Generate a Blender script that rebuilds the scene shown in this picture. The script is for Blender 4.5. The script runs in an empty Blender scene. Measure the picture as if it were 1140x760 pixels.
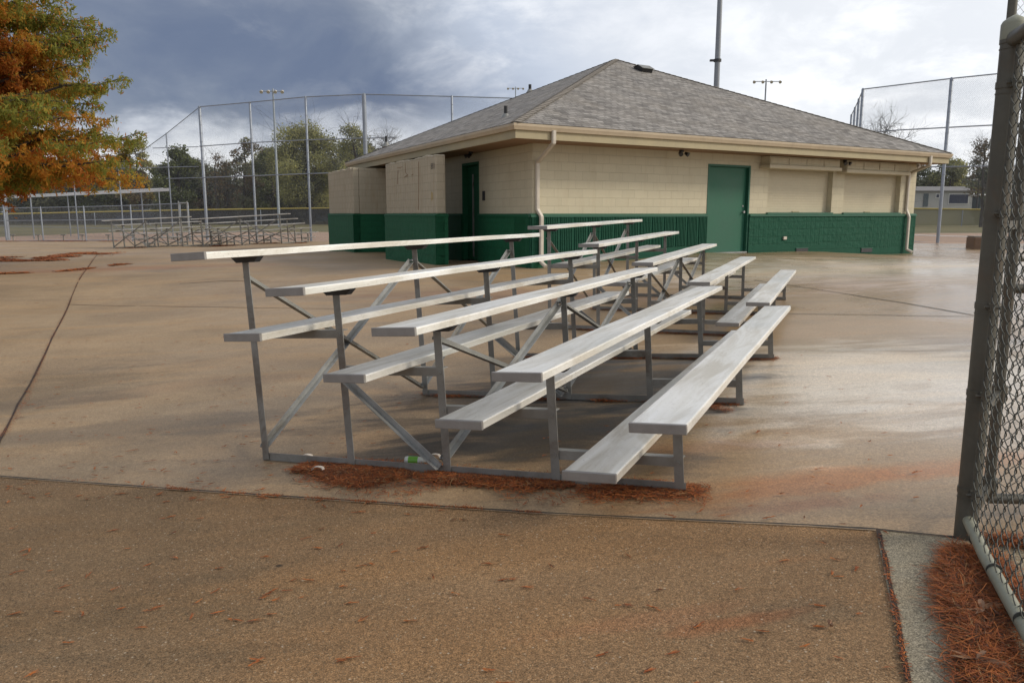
import bpy, bmesh, math, random
import numpy as np
from mathutils import Vector, Matrix
from mathutils import noise as mnoise
SC=bpy.context.scene; COL=SC.collection
R=math.radians
rnd=random.Random(7); nr=np.random.RandomState(5)
# ---------------------------------------------------------------- camera frame (metres; camera stands at x=0,y=0)
F=875.0; PIT=math.atan((380-238.)/F); CZ=1.25
FW=Vector((0,math.cos(PIT),-math.sin(PIT))); UPV=Vector((0,math.sin(PIT),math.cos(PIT))); RI=Vector((1,0,0)); CAM=Vector((0,0,CZ))
def ray(px,py): return FW+RI*((px-570)/F)-UPV*((py-380)/F)
def atY(px,py,Y): d=ray(px,py); return CAM+d*(Y/d.y)
def xat(px,Y,py=238): return atY(px,py,Y).x
def zat(py,Y,px=570): return atY(px,py,Y).z
# bleacher frames, surveyed from the photo: columns = across / along / up
M1=Matrix(((.90974764,.41039807,-.06271094),(-.409406,.91190644,.02851969),(.06889093,-.00027148,.99762416)))
O1=Vector((.77374,3.46476,-1.26735+CZ))
M1h=Matrix.Translation(O1)@M1.to_4x4()
fa=Vector((2.70799,8.51636,-1.33448+CZ)); fb=Vector((.45698,9.46648,-1.37055+CZ)); fc=Vector((4.14403,11.9264,-1.2961+CZ))
ex=(fa-fb).normalized(); ey=(fc-fa); ez=ex.cross(ey).normalized(); ey=ez.cross(ex)
M2h=Matrix.Translation(fa)@Matrix((ex,ey,ez)).transposed().to_4x4()
# ---------------------------------------------------------------- terrain height
def planeN(M,O):
    n=M.col[2]; n=Vector((n[0],n[1],n[2])); return (-n.x/n.z,-n.y/n.z)
gA=planeN(M1h,O1); gB=planeN(M2h,fa)
def zA(x,y): return O1.z+gA[0]*(x-O1.x)+gA[1]*(y-O1.y)
def zB(x,y): return fa.z+gB[0]*(x-fa.x)+gB[1]*(y-fa.y)
NOD=[]
def nodeA(x,y,w=1): NOD.append((x,y,zA(x,y),gA[0],gA[1],w))
def nodeB(x,y,w=1): NOD.append((x,y,zB(x,y),gB[0],gB[1],w))
for x,y in ((.77,3.46),(-1.45,4.46),(2.29,6.84),(.07,7.84),(-.3,3.95),(1.55,5.2),(-.7,6.1),(.4,5.6),(-2.2,3.2),(1.6,2.9),(1.2,7.4),(1.9,2.6),(0,2.4),(-1.5,1.6),(1,1),(-4.5,6),(3,4.6)): nodeA(x,y)
for x,y in ((2.71,8.52),(.46,9.47),(4.14,11.93),(1.89,12.88),(1.6,9),(3,12.4),(3.4,10.2),(1.2,11.2)): nodeB(x,y)
for x,y,z in ((.4,18.2,-1.25),(2.3,19.3,-1.14),(4.9,20.8,-1.02),(7,22.1,-1.08),(13.3,26,-1.29),(-1.6,19.7,-1.27),(-3.4,23.5,-1.34),(-5.4,26.5,-1.27),(-7,30,-1.4),(-16.8,33,-1.46),(-9.9,34,-1.27),(-14,20,-1.45),
              (-8,12,-1.62),(-20,28,-1.42),(8,12,-1.1),(14,15,-1.0),(9,6,-.95),(17,35,-1.28),(22,25,-1.2),(-25,42,-1.4),(-8,42,-1.35),(20,45,-1.35),(0,32,-1.3),(-30,15,-1.5),(40,20,-1.3),
              (-60,60,-1.35),(60,60,-1.35),(0,80,-1.35),(0,-20,-1.3),(-40,-20,-1.5),(40,-20,-1.2),(0,150,-1.35),(-120,120,-1.35),(120,120,-1.35)):
    NOD.append((x,y,z+CZ,0,0,1))
ND=np.array(NOD)
def hz_np(X,Y):
    X=np.asarray(X,float);Y=np.asarray(Y,float)
    s=np.zeros_like(X);w=np.zeros_like(X)
    for x,y,z,gx,gy,ww in ND:
        dx=X-x;dy=Y-y;d2=dx*dx+dy*dy
        k=ww/(d2+.25)**1.6
        g=1/(1+d2/60.)
        s+=k*(z+(gx*dx+gy*dy)*g);w+=k
    return s/w
def h(x,y): return float(hz_np(np.array([x]),np.array([y]))[0])
def gp(px,py,off=0):
    """point on the ground seen at a pixel of the photograph"""
    d=ray(px,py); z=-.05
    P=None
    for _ in range(40):
        t=(z-CZ)/d.z; P=CAM+d*t; nz=h(P.x,P.y)
        if abs(nz-z)<1e-4: break
        z=z*.4+nz*.6
    return Vector((P.x,P.y,h(P.x,P.y)+off))
# ---------------------------------------------------------------- materials
def s2l(c):
    return tuple(((v/255)/12.92 if v/255<=.04045 else ((v/255+.055)/1.055)**2.4) for v in c)
class NT:
    def __init__(s,name):
        s.m=bpy.data.materials.new(name); s.m.use_nodes=True; s.t=s.m.node_tree; s.t.nodes.clear()
        s.out=s.n('ShaderNodeOutputMaterial'); s.b=s.n('ShaderNodeBsdfPrincipled'); s.l(s.b.outputs[0],s.out.inputs[0])
        s.tc=s.n('ShaderNodeTexCoord')
    def n(s,t,**k):
        x=s.t.nodes.new(t)
        for a,b in k.items(): setattr(x,a,b)
        return x
    def l(s,a,b): s.t.links.new(a,b)
    def map(s,scale=(1,1,1),src='Object',loc=(0,0,0),rot=(0,0,0)):
        m=s.n('ShaderNodeMapping'); m.inputs['Scale'].default_value=scale; m.inputs['Location'].default_value=loc; m.inputs['Rotation'].default_value=rot
        s.l(s.tc.outputs[src],m.inputs[0]); return m.outputs[0]
    def noise(s,vec,scale,detail=4,rough=.55,dist=0):
        x=s.n('ShaderNodeTexNoise'); x.inputs['Scale'].default_value=scale; x.inputs['Detail'].default_value=detail; x.inputs['Roughness'].default_value=rough; x.inputs['Distortion'].default_value=dist
        s.l(vec,x.inputs['Vector']); return x.outputs['Fac']
    def ramp(s,fac,stops,interp='LINEAR'):
        x=s.n('ShaderNodeValToRGB'); x.color_ramp.interpolation=interp
        el=x.color_ramp.elements
        while len(el)<len(stops): el.new(.5)
        for e,(p,c) in zip(el,stops):
            e.position=p; e.color=(c,c,c,1) if isinstance(c,(int,float)) else (*c[:3],1)
        s.l(fac,x.inputs[0]); return x.outputs[0]
    def mix(s,fac,a,b,mode='MIX'):
        x=s.n('ShaderNodeMix',data_type='RGBA',blend_type=mode)
        for i,v in ((0,fac),(6,a),(7,b)):
            if isinstance(v,(int,float)): x.inputs[i].default_value=v if i==0 else (v,v,v,1)
            elif isinstance(v,tuple): x.inputs[i].default_value=(*v[:3],1)
            else: s.l(v,x.inputs[i])
        return x.outputs[2]
    def math(s,op,a,b=None,clamp=False):
        x=s.n('ShaderNodeMath',operation=op); x.use_clamp=clamp
        for i,v in ((0,a),(1,b)):
            if v is None: continue
            if isinstance(v,(int,float)): x.inputs[i].default_value=v
            else: s.l(v,x.inputs[i])
        return x.outputs[0]
    def bump(s,hgt,strength=.3,dist=.01,prev=None):
        x=s.n('ShaderNodeBump'); x.inputs['Strength'].default_value=strength; x.inputs['Distance'].default_value=dist; s.l(hgt,x.inputs['Height'])
        if prev is not None: s.l(prev,x.inputs['Normal'])
        s.l(x.outputs[0],s.b.inputs['Normal']); return x.outputs[0]
    def col(s,v):
        if isinstance(v,tuple): s.b.inputs['Base Color'].default_value=(*v[:3],1)
        else: s.l(v,s.b.inputs['Base Color'])
    def rough(s,v):
        if isinstance(v,(int,float)): s.b.inputs['Roughness'].default_value=v
        else: s.l(v,s.b.inputs['Roughness'])
    def metal(s,v): s.b.inputs['Metallic'].default_value=v
def simple(name,c,rough=.6,metal=0,var=.15,scale=6,bump=.1,dirt=None,spec=None):
    t=NT(name); v=t.map()
    n=t.noise(v,scale,5,.6); n2=t.noise(v,scale*9,3,.6)
    c=tuple(c)
    lo=tuple(x*(1-var) for x in c); hi=tuple(min(1,x*(1+var)) for x in c)
    cc=t.ramp(n,[(.3,lo),(.7,hi)])
    cc=t.mix(t.math('MULTIPLY',n2,.35),cc,tuple(x*.6 for x in c))
    if dirt: cc=t.mix(t.ramp(t.noise(v,scale*.6,6,.7,.5),[(.52,0.),(.68,.7)]),cc,dirt)
    t.col(cc); t.rough(t.ramp(n,[(.2,max(.05,rough-.1)),(.8,min(1,rough+.12))])); t.metal(metal)
    if spec is not None: t.b.inputs['Specular IOR Level'].default_value=spec
    if bump: t.bump(n2,bump,.004)
    return t.m
MAT={}
# ---------------------------------------------------------------- objects
def tag(o,label=None,cat=None,group=None,kind=None):
    if label: o['label']=label
    if cat: o['category']=cat
    if group: o['group']=group
    if kind: o['kind']=kind
    return o
def empty(name,loc=(0,0,0),mat=None):
    o=bpy.data.objects.new(name,None); o.empty_display_size=.2; COL.objects.link(o)
    if mat is not None: o.matrix_basis=mat
    else: o.location=loc
    return o
WM={}
def wm(o):
    m=o.matrix_basis.copy(); p=o.parent
    while p is not None: m=p.matrix_basis@m; p=p.parent
    return m
class MB:
    """collects faces; one MB = one mesh object"""
    def __init__(s): s.v=[];s.f=[];s.mi=[];s.uv=None
    def add(s,vs,fs,mi=0):
        b=len(s.v); s.v+= [tuple(p) for p in vs]; s.f+=[tuple(i+b for i in f) for f in fs]; s.mi+=[mi]*len(fs)
    def box(s,a,b,M=None,mi=0,bev=0):
        (x0,y0,z0),(x1,y1,z1)=a,b
        if bev:
            e=bev; pts=[]; 
            bm=bmesh.new(); bmesh.ops.create_cube(bm,size=1)
            for v in bm.verts: v.co=Vector(((x0+x1)/2+v.co.x*(x1-x0),(y0+y1)/2+v.co.y*(y1-y0),(z0+z1)/2+v.co.z*(z1-z0)))
            bmesh.ops.bevel(bm,geom=bm.edges[:],offset=e,segments=1,affect='EDGES',profile=.5)
            bm.verts.index_update(); vs=[v.co.copy() for v in bm.verts]; fs=[[v.index for v in f.verts] for f in bm.faces]; bm.free()
        else:
            vs=[Vector(p) for p in ((x0,y0,z0),(x1,y0,z0),(x1,y1,z0),(x0,y1,z0),(x0,y0,z1),(x1,y0,z1),(x1,y1,z1),(x0,y1,z1))]
            fs=[(0,3,2,1),(4,5,6,7),(0,1,5,4),(1,2,6,5),(2,3,7,6),(3,0,4,7)]
        if M is not None: vs=[M@v for v in vs]
        s.add(vs,fs,mi)
    def tube(s,pts,r,n=8,mi=0,cap=True,radii=None):
        pts=[Vector(p) for p in pts]; rings=[]; up=None
        for i,p in enumerate(pts):
            d=(pts[min(i+1,len(pts)-1)]-pts[max(i-1,0)]).normalized()
            if up is None: up=Vector((0,0,1)) if abs(d.z)<.9 else Vector((1,0,0))
            a=d.cross(up)
            if a.length<1e-6: a=d.cross(Vector((0,1,0)))
            a.normalize(); b=a.cross(d).normalized(); up=b
            rr=radii[i] if radii else r
            rings.append([p+(a*math.cos(2*math.pi*k/n)+b*math.sin(2*math.pi*k/n))*rr for k in range(n)])
        vs=[q for g in rings for q in g]; fs=[]
        for i in range(len(pts)-1):
            for k in range(n): fs.append((i*n+k,i*n+(k+1)%n,(i+1)*n+(k+1)%n,(i+1)*n+k))
        if cap: fs.append(tuple(range(n-1,-1,-1))); fs.append(tuple((len(pts)-1)*n+k for k in range(n)))
        s.add(vs,fs,mi)
    def bar(s,a,b,w,t,up=(0,0,1),mi=0):
        """rectangular bar from a to b; w along side, t along up"""
        a=Vector(a);b=Vector(b);d=(b-a).normalized();u=Vector(up);sd=d.cross(u)
        if sd.length<1e-5: sd=d.cross(Vector((1,0,0)))
        sd.normalize();u=sd.cross(d).normalized()
        vs=[p+sd*(i*w/2)+u*(j*t/2) for p in (a,b) for i,j in ((-1,-1),(1,-1),(1,1),(-1,1))]
        s.add(vs,[(3,2,1,0),(4,5,6,7),(0,1,5,4),(1,2,6,5),(2,3,7,6),(3,0,4,7)],mi)
    def angle(s,a,b,w,t,side,up):
        """L section from a to b: legs along `side` and `up`"""
        a=Vector(a);b=Vector(b);sd=Vector(side).normalized();u=Vector(up).normalized()
        prof=[(0,0),(w,0),(w,t),(t,t),(t,w),(0,w)]
        vs=[p+sd*i+u*j for p in (a,b) for i,j in prof]; n=6
        s.add(vs,[(0,1,2,3),(0,3,4,5),(9,8,7,6),(11,10,9,6)]+[(k,k+6,(k+1)%n+6,(k+1)%n) for k in range(n)])
    def prism(s,poly,d0,d1,fn,mi=0):
        """poly in 2D, extruded between d0,d1 ; fn(x,y,d)->point"""
        n=len(poly); vs=[fn(x,y,d0) for x,y in poly]+[fn(x,y,d1) for x,y in poly]
        s.add(vs,[tuple(range(n-1,-1,-1)),tuple(range(n,2*n))]+[(k,(k+1)%n,(k+1)%n+n,k+n) for k in range(n)],mi)
    def build(s,name,mats,parent=None,basis=None,smooth=False,recalc=True):
        me=bpy.data.meshes.new(name); me.from_pydata(s.v,[],s.f)
        if not isinstance(mats,(list,tuple)): mats=[mats]
        for m in mats: me.materials.append(m)
        if any(s.mi): me.polygons.foreach_set('material_index',s.mi)
        if recalc and len(s.f)<60000:
            bm=bmesh.new(); bm.from_mesh(me); bmesh.ops.recalc_face_normals(bm,faces=bm.faces[:]); bm.to_mesh(me); bm.free()
        if smooth:
            me.polygons.foreach_set('use_smooth',[True]*len(me.polygons))
            if smooth!='all':
                me.set_sharp_from_angle(angle=R(40))
        me.update()
        o=bpy.data.objects.new(name,me); COL.objects.link(o)
        if parent is not None: o.parent=parent
        if basis is not None: o.matrix_basis=basis
        return o
def np_mesh(name,V,Fq,mats,mi=None,parent=None,basis=None,smooth=False):
    """fast: V (n,3), Fq (m,k)"""
    me=bpy.data.meshes.new(name); V=np.asarray(V,np.float32); Fq=np.asarray(Fq,np.int32); k=Fq.shape[1]
    me.vertices.add(len(V)); me.vertices.foreach_set('co',V.ravel()); me.loops.add(Fq.size); me.loops.foreach_set('vertex_index',Fq.ravel())
    me.polygons.add(len(Fq)); me.polygons.foreach_set('loop_start',np.arange(0,Fq.size,k,dtype=np.int32))
    if mi is not None: me.polygons.foreach_set('material_index',np.asarray(mi,np.int32))
    for m in (mats if isinstance(mats,(list,tuple)) else [mats]): me.materials.append(m)
    if smooth: me.polygons.foreach_set('use_smooth',[True]*len(Fq))
    me.update(calc_edges=True); me.validate()
    o=bpy.data.objects.new(name,me); COL.objects.link(o)
    if parent is not None: o.parent=parent
    if basis is not None: o.matrix_basis=basis
    return o
def kids(o): return [c for c in list(COL.objects) if c.parent==o]
def copy_tree(o,parent=None):
    c=o.copy(); COL.objects.link(c)
    if parent is not None: c.parent=parent
    for ch in kids(o): copy_tree(ch,c)
    return c
# ================================================================ background bleacher frames (need ground nodes first)
def bg_frame(pl,ang,zl,zr):
    a=R(ang); pr=Vector((pl[0]+3.684*math.cos(a),pl[1]-3.684*math.sin(a),zr+CZ)); pl=Vector((pl[0],pl[1],zl+CZ))
    ey=(pl-pr).normalized(); ez=(Vector((0,0,1))-ey*ey.z).normalized(); ex=ey.cross(ez)
    o=pr+ex*2.4384
    return Matrix.Translation(o)@Matrix((ex,ey,ez)).transposed().to_4x4(), [pl,pr,pl+ex*2.44,pr+ex*2.44]
M3h,n3=bg_frame((-17.35,34.5),18,-1.498,-1.358)
M4h,n4=bg_frame((-13.25,34.0),12,-1.426,-1.237)
for q in n3+n4: NOD.append((q.x,q.y,q.z,0,0,.6))
ND=np.array(NOD)
# ================================================================ ground sheets
def axis(a,b,segs):
    """segs: list of (from,step)"""
    out=[a];x=a
    while x<b:
        st=[s for f,s in segs if x>=f-1e-9][-1]; x+=st; out.append(min(x,b))
    return np.array(out)
def grid_mesh(name,xs,ys,off,mats,mask=None):
    X,Y=np.meshgrid(xs,ys); Z=hz_np(X,Y)+off
    V=np.stack([X,Y,Z],-1).reshape(-1,3); nx=len(xs);ny=len(ys)
    i,j=np.meshgrid(np.arange(nx-1),np.arange(ny-1)); a=(j*nx+i).ravel()
    Fq=np.stack([a,a+1,a+nx+1,a+nx],-1)
    return np_mesh(name,V,Fq,mats,smooth=True)
def poly_sheet(name,poly,off,mats,step=1.0,grow=None):
    """convex polygon filled with a draped grid"""
    xs=[p[0] for p in poly];ys=[p[1] for p in poly]
    bm=bmesh.new()
    X=np.arange(min(xs)-step,max(xs)+step*1.01,step);Y=np.arange(min(ys)-step,max(ys)+step*1.01,step)
    vs=[[bm.verts.new((x,y,0)) for x in X] for y in Y]
    for j in range(len(Y)-1):
        for i in range(len(X)-1): bm.faces.new((vs[j][i],vs[j][i+1],vs[j+1][i+1],vs[j+1][i]))
    n=len(poly); area=sum(poly[i][0]*poly[(i+1)%n][1]-poly[(i+1)%n][0]*poly[i][1] for i in range(n))
    if area<0: poly=poly[::-1]
    for i in range(n):
        a=Vector((*poly[i],0));b=Vector((*poly[(i+1)%n],0)); d=b-a; nor=Vector((d.y,-d.x,0)).normalized()
        bmesh.ops.bisect_plane(bm,geom=bm.verts[:]+bm.edges[:]+bm.faces[:],plane_co=a,plane_no=nor,clear_outer=True)
    co=np.array([v.co[:] for v in bm.verts]); z=hz_np(co[:,0],co[:,1])+off
    for v,q in zip(bm.verts,z): v.co.z=q
    me=bpy.data.meshes.new(name); bm.to_mesh(me); bm.free(); me.materials.append(mats)
    me.polygons.foreach_set('use_smooth',[True]*len(me.polygons))
    o=bpy.data.objects.new(name,me); COL.objects.link(o); tag(o,kind='structure'); return o
# --- concrete
def concrete(name,base,agg,stain_shade,dry=0):
    t=NT(name); v=t.map()
    n1=t.noise(v,.55,5,.6,.4); n2=t.noise(v,3.2,6,.65,.3); n3=t.noise(v,55,3,.6)
    lo=tuple(x*.74 for x in base); hi=tuple(x*1.18 for x in base)
    c=t.ramp(n1,[(.32,lo),(.5,base),(.68,hi)])
    c=t.mix(t.ramp(n2,[(.35,0.),(.7,.45)]),c,tuple(b*m for b,m in zip(base,(.78,.72,.66))))
    # streaky washes that run with the slope
    vs=t.map((.25,1.1,1),rot=(0,0,R(12))); ns=t.noise(vs,1.3,5,.6,.8)
    c=t.mix(t.ramp(ns,[(.45,0.),(.62,.42)]),c,tuple(b*m for b,m in zip(base,(1.22,1.05,.82))))
    c=t.mix(t.ramp(t.noise(vs,.8,4,.6,.5),[(.5,0.),(.66,.4)]),c,tuple(b*m for b,m in zip(base,(.66,.64,.66))))
    # aggregate speckle
    vo=t.n('ShaderNodeTexVoronoi'); vo.inputs['Scale'].default_value=(150 if dry else 95); t.l(v,vo.inputs['Vector'])
    sep=t.n('ShaderNodeSeparateColor'); t.l(vo.outputs['Color'],sep.inputs[0])
    dist=t.ramp(vo.outputs['Distance'],[(.18,1.),(.42,0.)])
    m=t.math('MULTIPLY',t.ramp(sep.outputs[0],[(.66,0.),(.86,agg*.62)]),dist)
    c=t.mix(m,c,(.46,.37,.24))
    m2=t.math('MULTIPLY',t.ramp(sep.outputs[1],[(.55,0.),(.8,agg*.75)]),dist)
    c=t.mix(m2,c,(.055,.045,.035))
    c=t.mix(t.ramp(n3,[(.35,.30*min(1,agg+.4)),(.6,0.)]),c,tuple(x*.45 for x in base))
    # rust washes and toned patches at surveyed places
    for (P,rx,ry,colr,amt,rot) in stain_shade:
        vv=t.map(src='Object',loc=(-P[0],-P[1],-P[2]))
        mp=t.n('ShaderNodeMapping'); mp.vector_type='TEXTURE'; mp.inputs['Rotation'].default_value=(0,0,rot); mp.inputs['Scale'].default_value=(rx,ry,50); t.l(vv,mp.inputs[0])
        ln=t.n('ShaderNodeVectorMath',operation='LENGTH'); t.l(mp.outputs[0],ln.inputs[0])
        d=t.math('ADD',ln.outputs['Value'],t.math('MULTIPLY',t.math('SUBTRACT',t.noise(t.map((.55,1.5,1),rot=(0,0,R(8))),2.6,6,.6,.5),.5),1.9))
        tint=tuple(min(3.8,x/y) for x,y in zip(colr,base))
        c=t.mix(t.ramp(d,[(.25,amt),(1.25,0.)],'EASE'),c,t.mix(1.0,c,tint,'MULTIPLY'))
    g1=t.noise(v,(210 if dry else 120),2,.65); g2=t.noise(v,(75 if dry else 38),3,.6)
    k_=1.0 if dry else .5
    c=t.mix(1.0,c,t.ramp(g1,[(.34,1-.52*k_),(.5,1.0),(.66,1+.62*k_)]),'MULTIPLY')
    c=t.mix(1.0,c,t.ramp(g2,[(.34,1-.22*k_),(.66,1+.22*k_)]),'MULTIPLY')
    if dry:
        vw=t.n('ShaderNodeTexVoronoi'); vw.inputs['Scale'].default_value=48; t.l(v,vw.inputs['Vector']); sw_=t.n('ShaderNodeSeparateColor'); t.l(vw.outputs['Color'],sw_.inputs[0])
        c=t.mix(t.math('MULTIPLY',t.ramp(vw.outputs['Distance'],[(.11,.75),(.22,0.)]),t.math('GREATER_THAN',sw_.outputs[0],.80)),c,(.52,.44,.33))
    vd=t.n('ShaderNodeTexVoronoi'); vd.inputs['Scale'].default_value=2.3; t.l(v,vd.inputs['Vector']); sd_=t.n('ShaderNodeSeparateColor'); t.l(vd.outputs['Color'],sd_.inputs[0])
    c=t.mix(t.math('MULTIPLY',t.ramp(vd.outputs['Distance'],[(.022,.85),(.045,0.)]),t.math('GREATER_THAN',sd_.outputs[0],.62)),c,(.03,.025,.02))
    t.col(c)
    wet=t.ramp(t.noise(v,.35,4,.5,.3),[(.36,.50),(.62,.74)])
    sx=t.n('ShaderNodeSeparateXYZ'); t.l(v,sx.inputs[0])
    rgt=t.n('ShaderNodeMapRange'); rgt.interpolation_type='SMOOTHSTEP'; rgt.inputs['From Min'].default_value=.5; rgt.inputs['From Max'].default_value=5.5; rgt.inputs['To Min'].default_value=0; rgt.inputs['To Max'].default_value=.38
    t.l(t.math('ADD',sx.outputs[0],t.math('MULTIPLY',t.noise(v,.5,4,.6),2.)),rgt.inputs[0])
    wet=t.math('MAXIMUM',t.math('SUBTRACT',wet,rgt.outputs[0]),.2)
    t.rough(wet if not dry else .82); t.b.inputs['Specular IOR Level'].default_value=.5 if not dry else .22
    hh=t.math('ADD',t.math('MULTIPLY',n3,.4),t.math('MULTIPLY',vo.outputs['Distance'],-.5*agg))
    t.bump(hh,.45,.003)
    return t.m
g=gp
st=[(g(950,415),3.0,2.2,(.66,.585,.485),.95,R(20)),(g(1010,300),8,4.5,(.62,.55,.46),.9,R(10)),(g(40,440),1.7,1.3,(.20,.15,.095),.8,R(60)),(g(110,480),2.4,.5,(.22,.165,.11),.7,R(5)),(g(900,540),1.4,.26,(.36,.195,.085),.75,R(10)),(g(900,538),1.2,.20,(.36,.19,.085),.6,R(10)),(g(900,562),.6,.12,(.30,.14,.065),.7,R(8)),(g(1030,525),.7,.16,(.38,.21,.095),.6,R(20)),(g(120,300),6,1.2,(.33,.14,.07),.45,R(10)),  # pale ellipses at right: cleaner slabs with the wet glare painted in
    (g(200,430),3.2,.35,(.30,.20,.12),.5,R(12)),(g(560,330),4,1.6,(.27,.15,.09),.55,R(-20)),(g(760,500),.8,.2,(.28,.16,.1),.5,0),
    (g(640,430),2.3,1.3,(.055,.045,.034),.92,R(25)),(g(600,480),1.5,.9,(.05,.042,.032),.9,R(25)),(g(700,520),.8,.35,(.06,.05,.038),.7,R(15)),(g(480,500),1.2,.45,(.11,.095,.075),.6,R(20)),(g(860,320),5,2.2,(.26,.15,.10),.4,R(10))]  # dark ellipses: bleacher shade painted into the colour along with wet concrete
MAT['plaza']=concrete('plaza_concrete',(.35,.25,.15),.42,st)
MAT['apron']=concrete('aggregate_concrete',(.275,.170,.088),1.0,[(g(40,600),1.8,1.8,(.185,.125,.07),.7,R(10)),(g(840,690),.32,.05,(.32,.145,.065),.8,R(14)),(g(720,690),.5,.07,(.31,.16,.08),.6,R(12)),(g(880,625),.3,.05,(.31,.17,.08),.5,R(10)),(g(900,680),.25,.12,(.19,.135,.08),.6,0),(g(180,700),.9,.5,(.17,.12,.07),.35,0)],1)
MAT['strip']=concrete('grey_concrete',(.32,.28,.205),.4,[],1)
t=NT('ground_far'); v=t.map()
gr=t.mix(t.ramp(t.noise(v,.09,6,.65),[(.4,0.),(.62,1.)]),(.135,.125,.045),(.20,.165,.075)); gr=t.mix(t.ramp(t.noise(v,3,4,.6),[(.35,.4),(.7,0.)]),gr,(.07,.06,.03))
t.col(gr); t.rough(.95); t.bump(t.noise(v,14,4,.7),.6,.05); MAT['grass']=t.m
MAT['clay']=simple('infield_clay',(.38,.255,.18),.9,var=.18,scale=.6,bump=.4)
MAT['chalk']=simple('chalk_line',(.85,.83,.80),.9,var=.04)
xs=np.concatenate([axis(-1500,-60,[(-1500,240),(-300,40)]),axis(-60,60,[(-60,2)])[1:],axis(60,1500,[(60,40),(300,240)])[1:]])
ys=np.concatenate([axis(-300,-20,[(-300,70)]),axis(-20,70,[(-20,2)])[1:],axis(70,2500,[(70,10),(150,40),(300,300)])[1:]])
o=grid_mesh('ground',xs,ys,-.07,MAT['grass']); tag(o,kind='structure')
# plaza: fine near, coarse far, clipped to its outline
pz=[(-13.5,-6),(30,-6),(30,37.2),(15.5,35.3),(-30,42),(-30,8)]
bm=bmesh.new()
X=np.concatenate([axis(-31,-6,[(-31,1.0)]),axis(-6,7,[(-6,.2)])[1:],axis(7,31,[(7,.8)])[1:]])
Y=np.concatenate([axis(-7,.4,[(-7,.8)]),axis(.4,9,[(.4,.2)])[1:],axis(9,43,[(9,.7)])[1:]])
vs=[[bm.verts.new((x,y,0)) for x in X] for y in Y]
for j in range(len(Y)-1):
    for i in range(len(X)-1): bm.faces.new((vs[j][i],vs[j][i+1],vs[j+1][i+1],vs[j+1][i]))
for i in range(len(pz)):
    a=Vector((*pz[i],0));b=Vector((*pz[(i+1)%len(pz)],0)); d=b-a
    if i in (2,3): continue
    bmesh.ops.bisect_plane(bm,geom=bm.verts[:]+bm.edges[:]+bm.faces[:],plane_co=a,plane_no=Vector((d.y,-d.x,0)).normalized(),clear_outer=True)
# far edge: one line through two surveyed points
ea=gp(1046,271);eb=gp(20,268); d=(eb-ea); bmesh.ops.bisect_plane(bm,geom=bm.verts[:]+bm.edges[:]+bm.faces[:],plane_co=Vector((ea.x,ea.y,0)),plane_no=Vector((d.y,-d.x,0)).normalized(),clear_outer=True)
co=np.array([v.co[:] for v in bm.verts]); z=hz_np(co[:,0],co[:,1])
for v_,q in zip(bm.verts,z): v_.co.z=q
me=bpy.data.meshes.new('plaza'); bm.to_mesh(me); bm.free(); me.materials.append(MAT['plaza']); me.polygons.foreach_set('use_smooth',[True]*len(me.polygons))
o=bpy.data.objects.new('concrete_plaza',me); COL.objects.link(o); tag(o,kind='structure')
EDGE=(ea,eb)
# infield clay beyond the plaza on both fields, and chalk
poly_sheet('infield_dirt',[(-34,35.5),(-30,62),(-6,60),(-3,38),(-8,36)],-.03,MAT['clay'],2)
poly_sheet('infield_dirt_right',[(12,33),(14,50),(30,56),(60,55),(50,38)],-.03,MAT['clay'],2)
a=gp(1006,261);b=gp(1092,263.5)
d=(b-a); a=a-d*2; b=b+d*3; nrm=Vector((-d.y,d.x,0)).normalized()*.35
poly_sheet('chalk_line',[(p.x,p.y) for p in (a-nrm,b-nrm,b+nrm,a+nrm)],-.012,MAT['chalk'],1.5)
# ---- foreground apron and side strip
JA=[(-160,519),(0,531.5),(150,542.6),(300,553.2),(450,563),(600,572.7),(750,580),(900,586.8),(975,591.5)]
JA2=[(975,591.5),(1062,600.5),(1140,607),(1300,620)]
JCp=[(977,592),(984,620),(997,685),(1010,760),(1022,820)]
def draped(name,top,bot,off,mat,n=14):
    """ruled sheet between two ground polylines (same length)"""
    V=[];
    for a,b in zip(top,bot):
        for k in range(n+1):
            p=a.lerp(b,k/n); V.append((p.x,p.y,h(p.x,p.y)+off))
    m=n+1; Fq=[(i*m+k,i*m+k+1,(i+1)*m+k+1,(i+1)*m+k) for i in range(len(top)-1) for k in range(n)]
    o=np_mesh(name,V,Fq,mat,smooth=True)
    bm=bmesh.new();bm.from_mesh(o.data);bmesh.ops.recalc_face_normals(bm,faces=bm.faces[:])
    if bm.faces[0].normal.z<0: bmesh.ops.reverse_faces(bm,faces=bm.faces[:])
    bm.to_mesh(o.data);bm.free(); return o
def dens(pts,k=4):
    out=[]
    for a,b in zip(pts[:-1],pts[1:]): out+=[a.lerp(b,i/k) for i in range(k)]
    return out+[pts[-1]]
ja=dens([gp(*p) for p in JA]); ja2=dens([gp(*p) for p in JA2])
jc=[gp(*p) for p in JCp]
dirc=(jc[-1]-jc[0]).normalized(); cEnd=jc[0]+dirc*4.5
back=[cEnd+(p-ja[-1])*1.6 for p in ja]
tag(draped('aggregate_apron',ja,back,.005,MAT['apron'],20),kind='structure')
back2=[cEnd+(p-ja2[0])*1.0 for p in ja2]
tag(draped('side_strip',ja2,back2,.009,MAT['strip'],20),kind='structure')
MAT['gap']=simple('joint_filler',(.045,.036,.028),.95,var=.4,scale=20)
MAT['gap2']=simple('joint_filler_rust',(.05,.028,.018),.95,var=.5,scale=12)
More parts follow.
